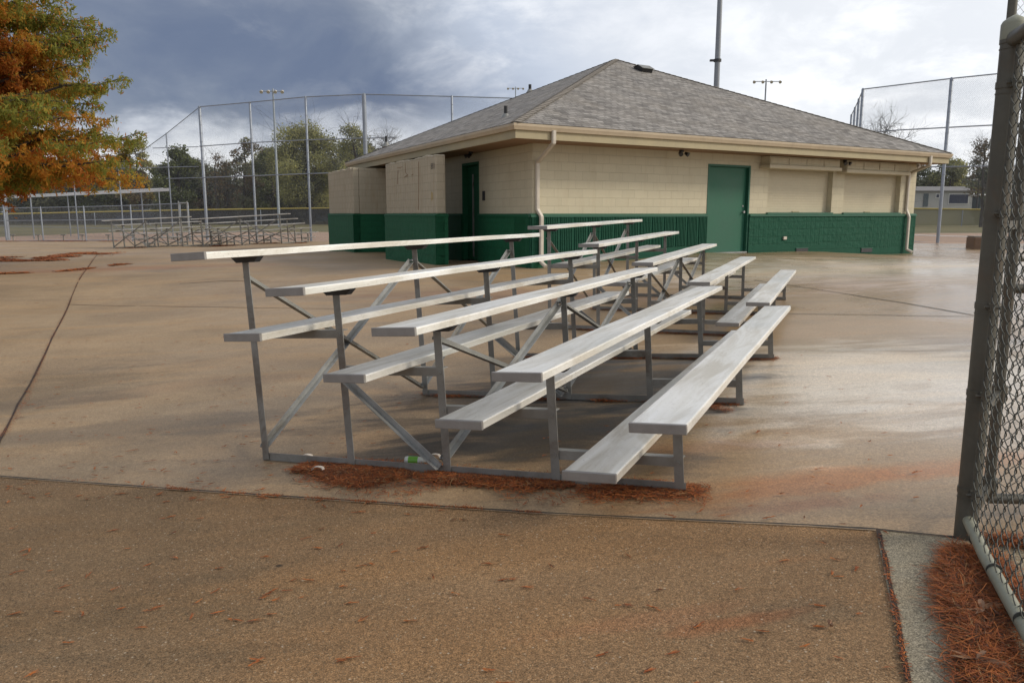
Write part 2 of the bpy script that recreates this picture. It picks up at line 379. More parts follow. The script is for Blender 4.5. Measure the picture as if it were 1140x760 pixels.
def joint(pts,w,off=.012,mat=None,name='slab_joint'):
    pts=dens(pts,5); V=[];n=len(pts)
    for i,p in enumerate(pts):
        d=(pts[min(i+1,n-1)]-pts[max(i-1,0)]); s=Vector((-d.y,d.x,0)).normalized()
        ww=w*(.75+.5*rnd.random()); s1=s*(ww/2*(.8+.4*rnd.random())); s2=s*(ww/2*(.8+.4*rnd.random()))
        for q in (p-s2,p+s1): V.append((q.x,q.y,h(q.x,q.y)+off))
    Fq=[(2*i,2*i+1,2*i+3,2*i+2) for i in range(n-1)]
    o=np_mesh(name,V,Fq,mat or MAT['gap']); tag(o,kind='structure'); return o
joint([gp(*p) for p in JA+JA2[1:]],.016)
joint(jc,.013,.013,MAT['gap2'])
joint([gp(*p) for p in ((-30,560),(0,490),(20,450),(50,395),(80,330),(100,295),(108,284))],.019,.006,MAT['gap2'])
joint([gp(*p) for p in ((75,339),(180,341),(290,343),(380,344))],.02,.006,MAT['gap2'])
joint([gp(*p) for p in ((200,316),(245,313),(300,313))],.03,.006)
joint([gp(*p) for p in ((840,312),(879,317.5),(940,327),(1010,338),(1090,352))],.022,.006)
joint([gp(*p) for p in ((878,349.5),(960,350.5),(1090,352.5))],.022,.006)
# ================================================================ fallen needles
NM=[simple('needle_%s'%k,c,.85,var=.25,scale=3,bump=0) for k,c in (('rust',(.30,.078,.018)),('orange',(.44,.135,.028)),('brown',(.10,.036,.016)),('tan',(.34,.19,.08)))]
def needles(name,X,Y,Z,ln,wd,seed=1,lift=.3,weights=(.45,.25,.22,.08),yaws=None):
    r=np.random.RandomState(seed); N=len(X)
    yw=r.uniform(0,2*np.pi,N); bd=r.normal(0,1.1,N); yaw=yw if yaws is None else yaws; bend=bd if yaws is None else bd*.25; L=ln*r.uniform(.5,1.5,N); W=wd*r.uniform(.6,1.5,N)
    pit=r.normal(0,lift,N); K=4; V=np.zeros((N,K,2,3))
    x=np.zeros(N);y=np.zeros(N);z=np.zeros(N)
    for k in range(K):
        a=yaw+bend*(k/(K-1)-.5)
        if k: x=x+np.cos(a)*L/(K-1); y=y+np.sin(a)*L/(K-1); z=z+np.sin(pit)*L/(K-1)
        taper=(1,1,.8,.3)[k]
        tw=r.uniform(-.5,.5,N)
        for s_,sg in ((0,-1),(1,1)):
            V[:,k,s_,0]=X+x-np.sin(a)*W/2*sg*taper; V[:,k,s_,1]=Y+y+np.cos(a)*W/2*sg*taper; V[:,k,s_,2]=Z+z+sg*W*.3*tw
    V[...,2]-=np.minimum(0,(V[...,2].min((1,2))-(Z-.004)))[:,None,None]
    V=V.reshape(-1,3); b=(np.arange(N)*8)[:,None]
    Fq=np.concatenate([b+np.array([[2*k,2*k+1,2*k+3,2*k+2]]) for k in range(K-1)],0)
    mi=np.tile(r.choice(4,N,p=weights),K-1)
    o=np_mesh(name,V,Fq,NM,mi=mi); return o
def along(pts,N,wid,seed,fall=1.0,clump=2.5,thr=.45):
    """points scattered along a ground polyline with clumps"""
    r=np.random.RandomState(seed); P=np.array([[p[0],p[1]] for p in pts]); seg=np.linalg.norm(np.diff(P,axis=0),axis=1); cum=np.concatenate([[0],np.cumsum(seg)])
    out=[]
    while len(out)<N:
        t=r.uniform(0,cum[-1]); i=min(np.searchsorted(cum,t)-1,len(seg)-1); i=max(i,0); f=(t-cum[i])/seg[i]
        p=P[i]*(1-f)+P[i+1]*f; d=(P[i+1]-P[i])/seg[i]; w=np.interp(t,cum,wid) if hasattr(wid,'__len__') else wid
        o_=r.normal(0,w*.5); q=p+np.array([-d[1],d[0]])*o_
        nn=mnoise.noise(Vector((q[0]*clump,q[1]*clump,seed)))*.5+.5
        if nn<thr+.22*abs(o_)/w+r.uniform(-.06,.06): continue
        out.append(q)
    return np.array(out)
# ================================================================ bleachers
t=NT('weathered_aluminium'); v=t.map((1,1,1)); oi=t.n('ShaderNodeObjectInfo')
va=t.n('ShaderNodeVectorMath',operation='ADD'); t.l(v,va.inputs[0]); sc_=t.n('ShaderNodeVectorMath',operation='SCALE'); sc_.inputs[3].default_value=1; 
cmb=t.n('ShaderNodeCombineXYZ'); t.l(t.math('MULTIPLY',oi.outputs['Random'],37.),cmb.inputs[0]); t.l(t.math('MULTIPLY',oi.outputs['Random'],91.),cmb.inputs[1]); t.l(cmb.outputs[0],va.inputs[1])
def mp_(vec,s):
    m=t.n('ShaderNodeMapping'); m.inputs['Scale'].default_value=s; t.l(vec,m.inputs[0]); return m.outputs[0]
s1=t.noise(mp_(va.outputs[0],(26,.7,8)),1.0,5,.6,.2); s2=t.noise(mp_(va.outputs[0],(7,1.1,5)),1.,5,.65,.6); s3=t.noise(va.outputs[0],60,4,.7); s4=t.noise(mp_(va.outputs[0],(1.2,.5,1)),1,3,.5)
c=t.ramp(s1,[(.3,(.76,.74,.68)),(.5,(.85,.835,.79)),(.72,(.93,.92,.90))])
c=t.mix(t.ramp(s2,[(.40,.65),(.58,0.)]),c,(.50,.45,.36))
c=t.mix(t.ramp(s4,[(.55,0.),(.68,.5)]),c,(.50,.53,.52))
c=t.mix(t.ramp(s3,[(.60,0.),(.72,.55)]),c,(.22,.20,.17))
t.col(c); t.metal(.45); t.rough(t.ramp(s2,[(.3,.48),(.7,.32)])); t.bump(s1,.08,.002); MAT['alu']=t.m
MAT['cap']=simple('plank_end_cap',(.30,.285,.27),.55,metal=.3,var=.12,scale=18)
MAT['galv']=simple('galvanised_angle',(.27,.27,.255),.5,metal=.4,var=.22,scale=5,dirt=(.13,.10,.075))
MAT['galvl']=simple('bright_brace',(.36,.37,.37),.45,metal=.5,var=.2,scale=5,dirt=(.22,.19,.15))
MAT['bracket']=simple('dark_bracket',(.06,.06,.065),.55,metal=.4,var=.2)
MAT['bolt']=simple('bolt_steel',(.25,.22,.2),.4,metal=.8)
S0,RISE,F0,TH=.4272,.2015,.2036,.0365
def plank_profile(w,th):
    hw=w/2; p=[(-hw,-th),(-hw,-.007),(-hw+.002,-.002),(-hw+.007,0)]
    for gx in (): p+=[(gx-.0025,0),(gx-.001,-.0009),(gx+.001,-.0009),(gx+.0025,0)]
    return p+[(hw-.007,0),(hw-.002,-.002),(hw,-.007),(hw,-th),(hw-.004,-th),(hw-.004,-.010),(-hw+.004,-.010),(-hw+.004,-th)]
def bent(y): return y
def make_plank(name,xc,zt,w,parent,y0,y1,seed):
    r=random.Random(seed); mb=MB(); prof=plank_profile(w,TH); n=len(prof)
    ys_=np.linspace(y0,y1,9); vs=[];fs=[]
    for y in ys_:
        sag=-.0015*math.sin((y-y0)*3.3)
        vs+=[(xc+x,y,zt+z+sag) for x,z in prof]
    for k in range(8): fs+=[(k*n+i,k*n+(i+1)%n,(k+1)*n+(i+1)%n,(k+1)*n+i) for i in range(n)]
    mb.add(vs,fs); o=mb.build(name,MAT['alu'],parent)
    for y,s in ((y0,-1),(y1,1)):
        c=MB(); c.box((xc-w/2-.0015,min(y,y+s*.004)-(.014 if s>0 else 0),zt-TH-.003),(xc+w/2+.0015,max(y,y+s*.004)+(.014 if s<0 else 0),zt+.0018),bev=.002)
        c.build('end_cap',MAT['cap'],o)
    return o
PX=[-.6096*i for i in range(5)]
FY=(0,1.842,3.684)
def make_bleacher():
    root=empty('bleacher')
    y0,y1=-.4335,-.4335+4.5506
    for i in range(5): make_plank('seat_plank',PX[i]+.018,S0+RISE*i,.234,root,y0,y1,i)
    for i in range(4): make_plank('foot_plank',PX[i]-.285,F0+RISE*i,.238,root,y0,y1,9+i)
    for fy in FY:
        b=MB(); b.angle((.028,fy,.0),(-2.468,fy,.0),.045,.005,(0,1,0),(0,0,1)); fr=b.build('support_frame',MAT['galv'],root)
        for i in range(5):
            top=S0+RISE*i-TH-.006
            m=MB(); m.angle((PX[i]-.022,fy-.006,.006),(PX[i]-.022,fy-.006,top),.044,.005,(1,0,0),(0,1,0)); m.build('post',MAT['galv'],fr)
            k=MB(); xc=PX[i]+.018; zt=S0+RISE*i-TH-.0035
            k.prism([(-.10,0),(.10,0),(.065,-.032),(-.065,-.032)],fy-.028,fy+.022,lambda x,z,d:(xc+x,d,zt+z)); k.build('seat_bracket',MAT['bracket'],fr)
            if i<4:
                zf=F0+RISE*i-TH-.004
                m=MB(); m.angle((PX[i]+.02,fy+.001,zf),(PX[i+1]-.02,fy+.001,zf),.045,.005,(0,1,0),(0,0,-1))
                for xx in (PX[i]-.002,PX[i+1]+.002): m.tube([(xx,fy-.012,zf-.025),(xx,fy+.004,zf-.025)],.009,6)
                m.build('foot_bracket',MAT['galv'],fr)
        m=MB(); m.angle((PX[3]-.0,fy-.013,.50),(PX[2]-.045,fy-.013,.03),.034,.004,(0,-1,0),(.6,0,.8)); m.tube([(PX[3]-.0,fy-.03,.50),(PX[3],fy+.0,.50)],.009,6); m.build('diagonal_brace',MAT['galvl'],fr)
    for ri,zt in ((4,1.06),(2,.70)):
        for a,b in ((0,1),(1,2)):
            for sw in (0,1):
                ya,yb=FY[a]+.02,FY[b]-.02; za,zb=(zt,.06) if sw==0 else (.06,zt)
                off=-.030-.012*sw
                m=MB(); m.angle((PX[ri]+off,ya,za),(PX[ri]+off,yb,zb),.036,.004,(1,0,0),(0,.4,.9) if sw==0 else (0,-.4,.9))
                for y_,z_ in ((ya,za),(yb,zb)): m.tube([(PX[ri]+off-.012,y_,z_+.018),(PX[ri]+off+.03,y_,z_+.018)],.009,6)
                m.build('cross_brace',MAT['galvl'] if sw else MAT['galv'],root)
    return root
b1=make_bleacher(); b2=copy_tree(b1); b3=copy_tree(b1); b4=copy_tree(b1)
for o,M_,l in ((b1,M1h,'five row aluminium bleacher nearest the camera'),
             (b2,M2h,'aluminium bleacher standing end to end behind the nearest one, before the green door'),
             (b3,M3h,'distant bleacher by the left fence, left one of the far pair'),
             (b4,M4h,'distant bleacher, right one of the far pair, next to the block screen walls')):
    o.matrix_basis=M_@Matrix.Translation((0,0,.003))
    tag(o,l,'bleacher','five row aluminium bleachers')
# litter under the frames
def w2(M_,x,y): return M_@Vector((x,y,0))
XY=[];Zs=[]
def pile(pts,N,wid,seed,hh,clump=2.5,thr=.42):
    q=along(pts,N,wid,seed,clump=clump,thr=thr); z=hz_np(q[:,0],q[:,1])+.008+np.random.RandomState(seed).uniform(0,1,len(q))**1.5*hh
    return q[:,0],q[:,1],z
A=[pile([gp(320,522),gp(400,534),gp(520,538),gp(790,549)],2600,[.2,.34,.26,.18],53,.004,2.5,.42),pile([gp(335,521),gp(380,526),gp(440,532),gp(505,528)],15000,[.09,.20,.24,.10],3,.010,2.6,.27),
   pile([gp(500,534),gp(600,538),gp(660,545),gp(775,546)],10500,[.09,.12,.14,.08],4,.010,2.6,.27),
   pile([gp(345,514),gp(430,517),gp(540,528),gp(640,536)],1800,.05,5,.01,3,.36),
   pile([w2(M1h,.0,1.88),w2(M1h,-2.5,1.86)],5600,.11,6,.009,3,.36),
   pile([w2(M1h,.05,3.72),w2(M1h,-2.5,3.70)],5200,.10,7,.009,2.5,.36),
   pile([w2(M2h,.0,.02),w2(M2h,-2.5,.0)],4500,.11,8,.009,2.5,.36),
   pile([w2(M2h,.0,1.86),w2(M2h,-2.5,1.86)],3800,.11,9,.009,2.5,.36),
   pile([gp(786,452),gp(812,459)],260,.05,10,.012,3,.2)]
X_,Y_,Z_=[np.concatenate([a[i] for a in A]) for i in range(3)]
o=needles('needle_litter',X_,Y_,Z_,.042,.0030,11,.10); tag(o,kind='stuff',label='rust red needles drifted along the bleacher base rails',cat='leaf litter')
# pile at the near fence
A=[pile([gp(1072,618),gp(1068,650),gp(1080,690),gp(1098,730),gp(1112,780)],13000,[.03,.055,.065,.065,.09],21,.022,2,.15),
   pile([gp(1085,618),gp(1110,650),gp(1140,700)],3500,.06,22,.02,4,.25),
   pile([gp(1100,604),gp(1160,612)],700,.03,25,.02,5,.3)]
X_,Y_,Z_=[np.concatenate([a[i] for a in A]) for i in range(3)]
o=needles('needle_drift',X_,Y_,Z_+.006,.062,.0021,12,.16,(.5,.2,.25,.05)); tag(o,kind='stuff',label='deep drift of rust red needles against the near fence post',cat='leaf litter')
# joint fillings
A=[pile(jc,380,.0045,31,.002,6,.35),pile([gp(150,542.6),gp(300,553.6),gp(450,563.4),gp(600,573)],1300,.010,32,.003,6,.5),
   pile([gp(2,488),gp(50,395),gp(80,330),gp(104,288)],3800,.03,33,.005,3,.3),pile([gp(30,531),gp(280,552),gp(540,568)],260,.03,36,.003,4,.3)]
X_,Y_,Z_=[np.concatenate([a[i] for a in A]) for i in range(3)]
o=needles('joint_needles',X_,Y_,Z_+.006,.016,.0024,13,.1); tag(o,kind='stuff',label='rust needles caught in the slab joints',cat='leaf litter')
# loose scatter over the slabs (sprigs)
r=np.random.RandomState(77); pts=[]
def scat(n,x0,x1,y0,y1,k=0):
    c=0
    while c<n:
        px=r.uniform(x0,x1);py=r.uniform(y0,y1); p=gp(px,py)
        if 0.02<=k and r.rand()<k: continue
        yw=r.normal(.35,.5) if r.rand()<.75 else r.uniform(0,3); big=min(2.4,.35+r.exponential(.55))
        for j in range(int(2+5*big)): u_=r.uniform(-.5,.5); pts.append((p.x+math.cos(yw)*u_*.026*big+r.normal(0,.0014),p.y+math.sin(yw)*u_*.026*big+r.normal(0,.0014),yw+r.normal(0,.16)))
        c+=1
scat(330,-20,480,300,520); scat(60,-20,1000,590,770); scat(45,0,560,560,700); scat(35,850,1060,330,590); scat(60,60,400,285,330); scat(40,450,850,470,580); scat(60,0,300,520,560)
P=np.array(pts); 
o=needles('scattered_needles',P[:,0],P[:,1],hz_np(P[:,0],P[:,1])+.011+r.uniform(0,.003,len(P)),.027,.0034,14,.03,(.36,.46,.12,.06),yaws=P[:,2]); tag(o,kind='stuff',label='loose orange needle sprigs scattered over the concrete',cat='leaf litter')
# red litter near the tree at the plaza edge
A=[pile([gp(-60,287),gp(30,291),gp(110,281)],10000,1.1,41,.01,1.1,.43),pile([gp(0,305),gp(60,303),gp(140,294)],1500,.16,42,.01,1.5,.4),pile([gp(130,276.5),gp(340,270.5)],1500,.5,43,.01,.7,.4),pile([gp(-60,269),gp(130,269)],2000,.25,44,.01,.7,.3)]
X_,Y_,Z_=[np.concatenate([a[i] for a in A]) for i in range(3)]
o=needles('distant_needles',X_,Y_,Z_+.004,.11,.035,15,.05,(.42,.45,.08,.05)); tag(o,kind='stuff',label='rust litter washed under the orange tree',cat='leaf litter')
# bottle and scraps
MAT['bottle']=simple('clear_plastic',(.62,.66,.62),.15,var=.05,bump=0); MAT['label']=simple('green_label',(.16,.42,.05),.4,var=.1,bump=0); MAT['paper']=simple('white_paper',(.75,.68,.6),.9,var=.06)
def lathe(prof,n=14,ax=0):
    mb=MB(); vs=[(x,r_*math.cos(2*math.pi*k/n),r_*math.sin(2*math.pi*k/n)) for x,r_ in prof for k in range(n)]
    fs=[(i*n+k,i*n+(k+1)%n,(i+1)*n+(k+1)%n,(i+1)*n+k) for i in range(len(prof)-1) for k in range(n)]
    mb.add(vs,fs+[tuple(range(n)),tuple((len(prof)-1)*n+k for k in range(n))]); return mb
p=gp(463,517.5)
bt=empty('plastic_bottle',mat=Matrix.Translation((p.x,p.y,p.z+.026))@Matrix.Rotation(R(-8),4,'Z')@Matrix.Scale(.72,4))
tag(bt,'small clear bottle with green label lying in the needles by the bleacher base rail','bottle')
lathe([(-.085,.012),(-.083,.028),(-.07,.032),(-.0,.031),(.045,.031),(.065,.022),(.08,.012),(.092,.0115)]).build('bottle_body',MAT['bottle'],bt,smooth=True)
lathe([(-.055,.0325),(.02,.0325)]).build('label',MAT['label'],bt,smooth=True)
lathe([(.088,.0135),(.105,.0135)]).build('cap',MAT['paper'],bt,smooth=True)
for px,py,l in ((354,527,'curled white paper scrap on the needles in front of the base rail'),(342,513,'small white scrap behind the base rail near the left post'),(484,513,'crumpled white scrap beside the green labelled bottle')):
    p=gp(px,py); mb=MB(); pts=[]
    for k in range(9):
        a=math.pi*k/8; 
        for s_ in (-1,1): pts.append((p.x-.03*math.cos(a)+s_*.004,p.y+s_*.012+.004*math.sin(3*a),p.z+.022+.02*math.sin(a)))
    mb.add(pts,[(2*k,2*k+1,2*k+3,2*k+2) for k in range(8)])
    mb.add([(q[0],q[1],q[2]+.0012) for q in pts],[(2*k+2,2*k+3,2*k+1,2*k) for k in range(8)])
    o=mb.build('paper_scrap',MAT['paper']); tag(o,l,'paper scrap')
# a few oak leaves blown into the drift
MAT['oak']=simple('dry_oak_leaf',(.34,.19,.11),.8,var=.25,scale=14,bump=.1)
for px,py,rz_,sz,l in ((1093,690,20,.055,'tan lobed oak leaf on the needle drift beside the pale bottom pipe'),(1086,748,-30,.06,'tan lobed oak leaf at the bottom of the needle drift'),(923,702,60,.018,'tiny pale leaf fragment on the bare foreground concrete'),(1048,640,120,.03,'small curled oak leaf at the left rim of the needle drift')):
    p=gp(px,py); n=28; vs=[(0,0,.004)]
    for k in range(n):
        a=2*math.pi*k/n; r_=sz*(.55+.38*math.cos(5*a)*1.0)*(1.25 if abs(math.sin(a))<.5 else .8); vs.append((r_*math.cos(a)*1.2,r_*math.sin(a)*.8,.010*math.sin(2*a)+.006))
    m=MB(); m.add(vs,[(0,1+k,1+(k+1)%n) for k in range(n)]); b=[(x,y,z-.0012) for x,y,z in vs]; m.add(b,[(0,1+(k+1)%n,1+k) for k in range(n)])
    o=m.build('oak_leaf',MAT['oak'],None,Matrix.Translation((p.x,p.y,p.z+(.034 if py>610 and px>1060 else .018)))@Matrix.Rotation(R(rz_),4,'Z')@Matrix.Rotation(R(14),4,'X'),recalc=False); tag(o,l,'leaf')
# ================================================================ building
E0=atY(572,136.6,16.8); ZE=E0.z
def rz(px,py,z): d=ray(px,py); return CAM+d*((z-CZ)/d.z)
E1=rz(1061.5,171.5,ZE); E2=rz(383.5,181.5,ZE); E3=E1+E2-E0
u=(E1-E0).normalized(); v_=(E2-E0).normalized()
lo_,hi_=0,3
def pxof(P):
    d=P-CAM; z=d.dot(FW); return 570+F*d.x/z, 380-F*d.dot(UPV)/z
for _ in range(40):
    o_=(lo_+hi_)/2; P=E0+(u+v_)*o_
    if pxof(Vector((P.x,P.y,1.25)))[0]<592.5: lo_=o_
    else: hi_=o_
OV=o_
W0=E0+(u+v_)*OV; W0.z=0
LW=(E1-E0).length-2*OV; LV=(E2-E0).length-2*OV
lo_,hi_=LW-3,LW+3
for _ in range(40):
    o_=(lo_+hi_)/2; P=W0+u*o_
    if pxof(Vector((P.x,P.y,1.25)))[0]<1017: lo_=o_
    else: hi_=o_
LW=o_
print('BLD E0',E0,'E1',E1,'E2',E2,'OV',OV,'LW',LW,'LV',LV,'ang',math.degrees(u.angle(v_)))
def frame(o,x): 
    x=Vector((x.x,x.y,0)).normalized(); y=Vector((-x.y,x.x,0)); return Matrix.Translation(o)@Matrix((x,y,Vector((0,0,1)))).transposed().to_4x4()
FR=frame(W0,u); FL=frame(W0,-v_)
def on(FM,px,py,depth=0):
    """(s,z) where the pixel's ray meets the plane y=depth of a wall frame"""
    I=FM.inverted(); c=I@CAM; d=I.to_3x3()@ray(px,py); t=(depth-c.y)/d.y; p=c+d*t; return p.x,p.z
def sR(px): return on(FR,px,235)[0]
WT=ZE-.285
ZB=CZ+.0
# materials
def painted_block(name,c,rough=.6,mort=.25,course=.2032,length=.4064,bumpd=.004,dirt=.3,split=0):
    t=NT(name); v=t.map(); sx=t.n('ShaderNodeSeparateXYZ'); t.l(v,sx.inputs[0]); cb=t.n('ShaderNodeCombineXYZ'); t.l(t.math('ADD',sx.outputs[0],sx.outputs[1]),cb.inputs[0]); t.l(sx.outputs[2],cb.inputs[1])
    br=t.n('ShaderNodeTexBrick'); br.inputs['Scale'].default_value=1; br.inputs['Mortar Size'].default_value=.006; br.inputs['Mortar Smooth'].default_value=.6; br.inputs['Brick Width'].default_value=length; br.inputs['Row Height'].default_value=course
    br.inputs['Color1'].default_value=(*c,1); br.inputs['Color2'].default_value=(*[x*.93 for x in c],1); br.inputs['Mortar'].default_value=(*[x*(1-mort) for x in c],1)
    t.l(cb.outputs[0],br.inputs['Vector'])
    n=t.noise(v,1.1,5,.6,.3); n2=t.noise(v,30,4,.65); vs=t.map((3,3,.5)); n3=t.noise(vs,1.6,5,.65,.3)
    cc=t.mix(t.ramp(n,[(.35,dirt),(.65,0.)]),br.outputs['Color'],tuple(x*.80 for x in c))
    cc=t.mix(t.ramp(n3,[(.52,0.),(.75,dirt*1.1)]),cc,(c[0]*.72,c[1]*.64,c[2]*.55))
    cc=t.mix(t.ramp(n2,[(.3,.22),(.6,0.)]),cc,tuple(x*.7 for x in c))
    t.col(cc); t.rough(rough); t.b.inputs['Specular IOR Level'].default_value=.22 if 'green' in name else .4
    hh=t.math('ADD',t.math('MULTIPLY',br.outputs['Fac'],-1.0),t.math('MULTIPLY',n2,.5+split)); t.bump(hh,.8,bumpd*(1+split)); return t.m
MAT['beige']=painted_block('beige_painted_block',(.58,.53,.39),.65)
MAT['beige2']=painted_block('weathered_beige_block',(.50,.44,.33),.8,mort=.45,dirt=.55)
MAT['green']=painted_block('green_split_face',(.013,.085,.052),.75,mort=.25,split=1.0,dirt=.25)
MAT['greenflat']=simple('green_paint',(.018,.11,.068),.55,var=.10,scale=2,bump=.05)
MAT['greendark']=painted_block('dark_green_block',(.015,.115,.055),.65,mort=.3,split=1.0,dirt=.3)
MAT['door']=simple('green_door_paint',(.017,.12,.072),.55,var=.08,scale=1.2,bump=.03)
MAT['gutter']=simple('tan_gutter',(.52,.43,.31),.4,var=.1,scale=2,bump=.03,dirt=(.38,.30,.21))
MAT['fascia']=simple('olive_fascia',(.40,.34,.21),.6,var=.1,scale=2,bump=.05)
MAT['soffit']=simple('brown_soffit',(.27,.17,.10),.8,var=.12,scale=3,bump=.1)
MAT['shutter']=simple('beige_shutter',(.56,.50,.36),.55,var=.05,scale=1.5,bump=.03)
MAT['spout']=simple('downspout_cream',(.60,.55,.47),.4,var=.1,scale=3,bump=.03)
MAT['black']=simple('black_metal',(.02,.02,.022),.4,bump=0)
MAT['white']=simple('white_plastic',(.75,.75,.72),.4,var=.05,bump=0)
# shingles
t=NT('asphalt_shingle'); uv=t.n('ShaderNodeUVMap'); v=uv.outputs[0]
def brick(v,w,hh,c1,c2,mc,ms=.012,off=.5,bias=0):
    br=t.n('ShaderNodeTexBrick'); br.inputs['Scale'].default_value=1; br.inputs['Mortar Size'].default_value=ms; br.inputs['Mortar Smooth'].default_value=.4; br.inputs['Brick Width'].default_value=w; br.inputs['Row Height'].default_value=hh; br.offset=off
    br.inputs['Color1'].default_value=(*c1,1); br.inputs['Color2'].default_value=(*c2,1); br.inputs['Mortar'].default_value=(*mc,1); br.inputs['Bias'].default_value=bias; t.l(v,br.inputs['Vector']); return br
b1_=brick(v,.21,.145,(.46,.43,.40),(.10,.092,.085),(.04,.036,.033),.014,.37)  # dark mortar colour paints the shadow line below each shingle row
b2_=brick(v,.34,.145,(.12,.112,.105),(.44,.415,.385),(.08,.07,.065),.010,.61)
sepu=t.n('ShaderNodeSeparateXYZ'); t.l(v,sepu.inputs[0])
row=t.math('FRACT',t.math('DIVIDE',sepu.outputs[1],.145))
cc=t.mix(.5,b1_.outputs['Color'],b2_.outputs['Color'])
nn=t.noise(mp_(v,(1,1,1)) if False else v,9,5,.7); cc=t.mix(t.ramp(nn,[(.3,.45),(.55,0.)]),cc,(.12,.105,.09))
cc=t.mix(t.ramp(t.noise(v,.7,4,.6),[(.45,0.),(.7,.35)]),cc,(.28,.24,.19))
cc=t.mix(t.ramp(t.noise(v,160,2,.5),[(.35,.35),(.6,0.)]),cc,(.08,.07,.065))
t.col(cc); t.rough(.92); t.bump(t.math('ADD',t.math('MULTIPLY',row,-.8),t.math('MULTIPLY',b1_.outputs['Fac'],-.6)),.9,.012); MAT['shingle']=t.m
MAT['hip']=simple('hip_cap',(.25,.22,.185),.9,var=.2,scale=5,bump=.3)
BL=empty('ballpark_building',(W0.x,W0.y,0)); tag(BL,'beige and green concrete block concession building under a grey shingle hip roof','building')
IB=BL.matrix_basis.inverted()
def part(mb,name,mat,FM=None,parent=None,smooth=False):
    if parent is None: return mb.build(name,mat,BL,IB@(FM if FM is not None else Matrix()),smooth)
    return mb.build(name,mat,parent,None,smooth)
# openings on the right facade
sd0,sd1=sR(786.5),sR(833.5); zdt=on(FR,800,183)[1]
w1=(sR(853.7),sR(925)); w2_=(sR(938),sR(1000.5)); zwt=on(FR,900,184)[1]
print('door',sd0,sd1,zdt,'win',w1,w2_,zwt,'WT',WT)
def wallbox(mb,s0,s1,z0,z1,d0=0,d1=.2,mi=0): mb.box((s0,d0,z0),(s1,d1,z1),mi=mi)
m=MB()
for s0,s1,z0,z1 in ((0,sd0,ZB,WT),(sd0,sd1,zdt,WT),(sd1,w1[0],ZB,WT),(w1[0],w1[1],zwt,WT),(w1[1],w2_[0],ZB,WT),(w2_[0],w2_[1],zwt,WT),(w2_[1],LW,ZB,WT)): wallbox(m,s0,s1,z0,z1)
wl=part(m,'wall',MAT['beige'],FR)
# left facade: door
dl0,dl1=on(FL,515,235)[0],on(FL,533.5,235)[0]; zlt=on(FL,524,181)[1]
print('ldoor',dl0,dl1,zlt)
m=MB()
for s0,s1,z0,z1 in ((-LV,dl0,ZB,WT),(dl0,dl1,zlt,WT),(dl1,-.0,ZB,WT)): wallbox(m,s0,s1,z0,z1,0,.2)
part(m,'wall',MAT['beige'],FL)
# back walls and inner floor block (closed body)
m=MB(); m.box((LW-.2,.2,-.4),(LW,LV,WT)); m.box((0.2,LV-.2,-.4),(LW-.2,LV,WT)); part(m,'wall',MAT['beige'],FR)
def gz(FM,s): p=FM@Vector((s,0,0)); return h(p.x,p.y)
def green_band(FM,s0,s1,mode,name='split_face_band',mat=None,dd=.045,zt=ZB-.07,step=.05,root=None,basis=None,seed=0,zbase=None):
    m=MB(); n=max(2,int((s1-s0)/step)); nz=22
    def bz(s): return (gz(FM,s) if zbase is None else zbase)
    S=[s0+(s1-s0)*i/n for i in range(n+1)]
    vs=[]
    for s in S:
        b0=bz(s)-.06; 
        for j in range(nz+1):
            z=b0+(zt-b0)*j/nz; P=Vector((s*6,z*6,seed))
            lowc=z<bz(s)+.2
            a=0
            if mode=='split' and not lowc:
                fs=(s/.2032)%1; a=.010*mnoise.fractal(P*1.3,1,2,3)+.007*mnoise.noise(P*3.1)
                if fs<.12 or ((z/.2032)%1)<.08: a=-.006
            elif mode=='rough': a=.006*mnoise.fractal(P*1.5,1,2,3)
            vs.append((s,-dd-a,z))
    for i in range(n):
        for j in range(nz):
            q=i*(nz+1)+j; m.f.append((q,q+nz+1,q+nz+2,q+1)); m.mi.append(0)
    m.v=vs
    b=len(m.v)
    m.box((s0,-dd+.012 if mode!='flat' else -dd,min(bz(s0),bz(s1))-.3),(s1,.2,zt))
    if mode=='flute':
        k=int((s1-s0)/.0508)
        for i in range(k):
            s=s0+.0254+i*.0508
            if i%8==7: continue
            m.box((s-.014,-dd-.022,bz(s)+.20),(s+.014,-dd,zt-.012))
    o=m.build(name,mat or MAT['green'],root or BL,(IB@FM) if root is None else basis)
    return o
green_band(FR,-.045,sd0,'flute'); green_band(FR,sd1,LW+.05,'split',step=.04)
green_band(FL,dl1,.045,'rough','split_face_band',MAT['greendark'],.044,step=.06); green_band(FL,-LV,dl0,'rough','split_face_band',MAT['greendark'],.044,step=.1)
# ribs around the corner on the left facade
m=MB()
for i in range(16):
    s=-.06-i*.0508; m.box((s-.014,-.066,gz(FL,s)+.1),(s+.014,-.044,ZB-.085))
part(m,'corner_flutes',MAT['greendark'],FL)
# return of the band past the right corner
m=MB(); m.box((LW+.001,-.05,gz(FR,LW)-.3),(LW+.07,.6,ZB-.08)); part(m,'split_face_band',MAT['green'],FR)
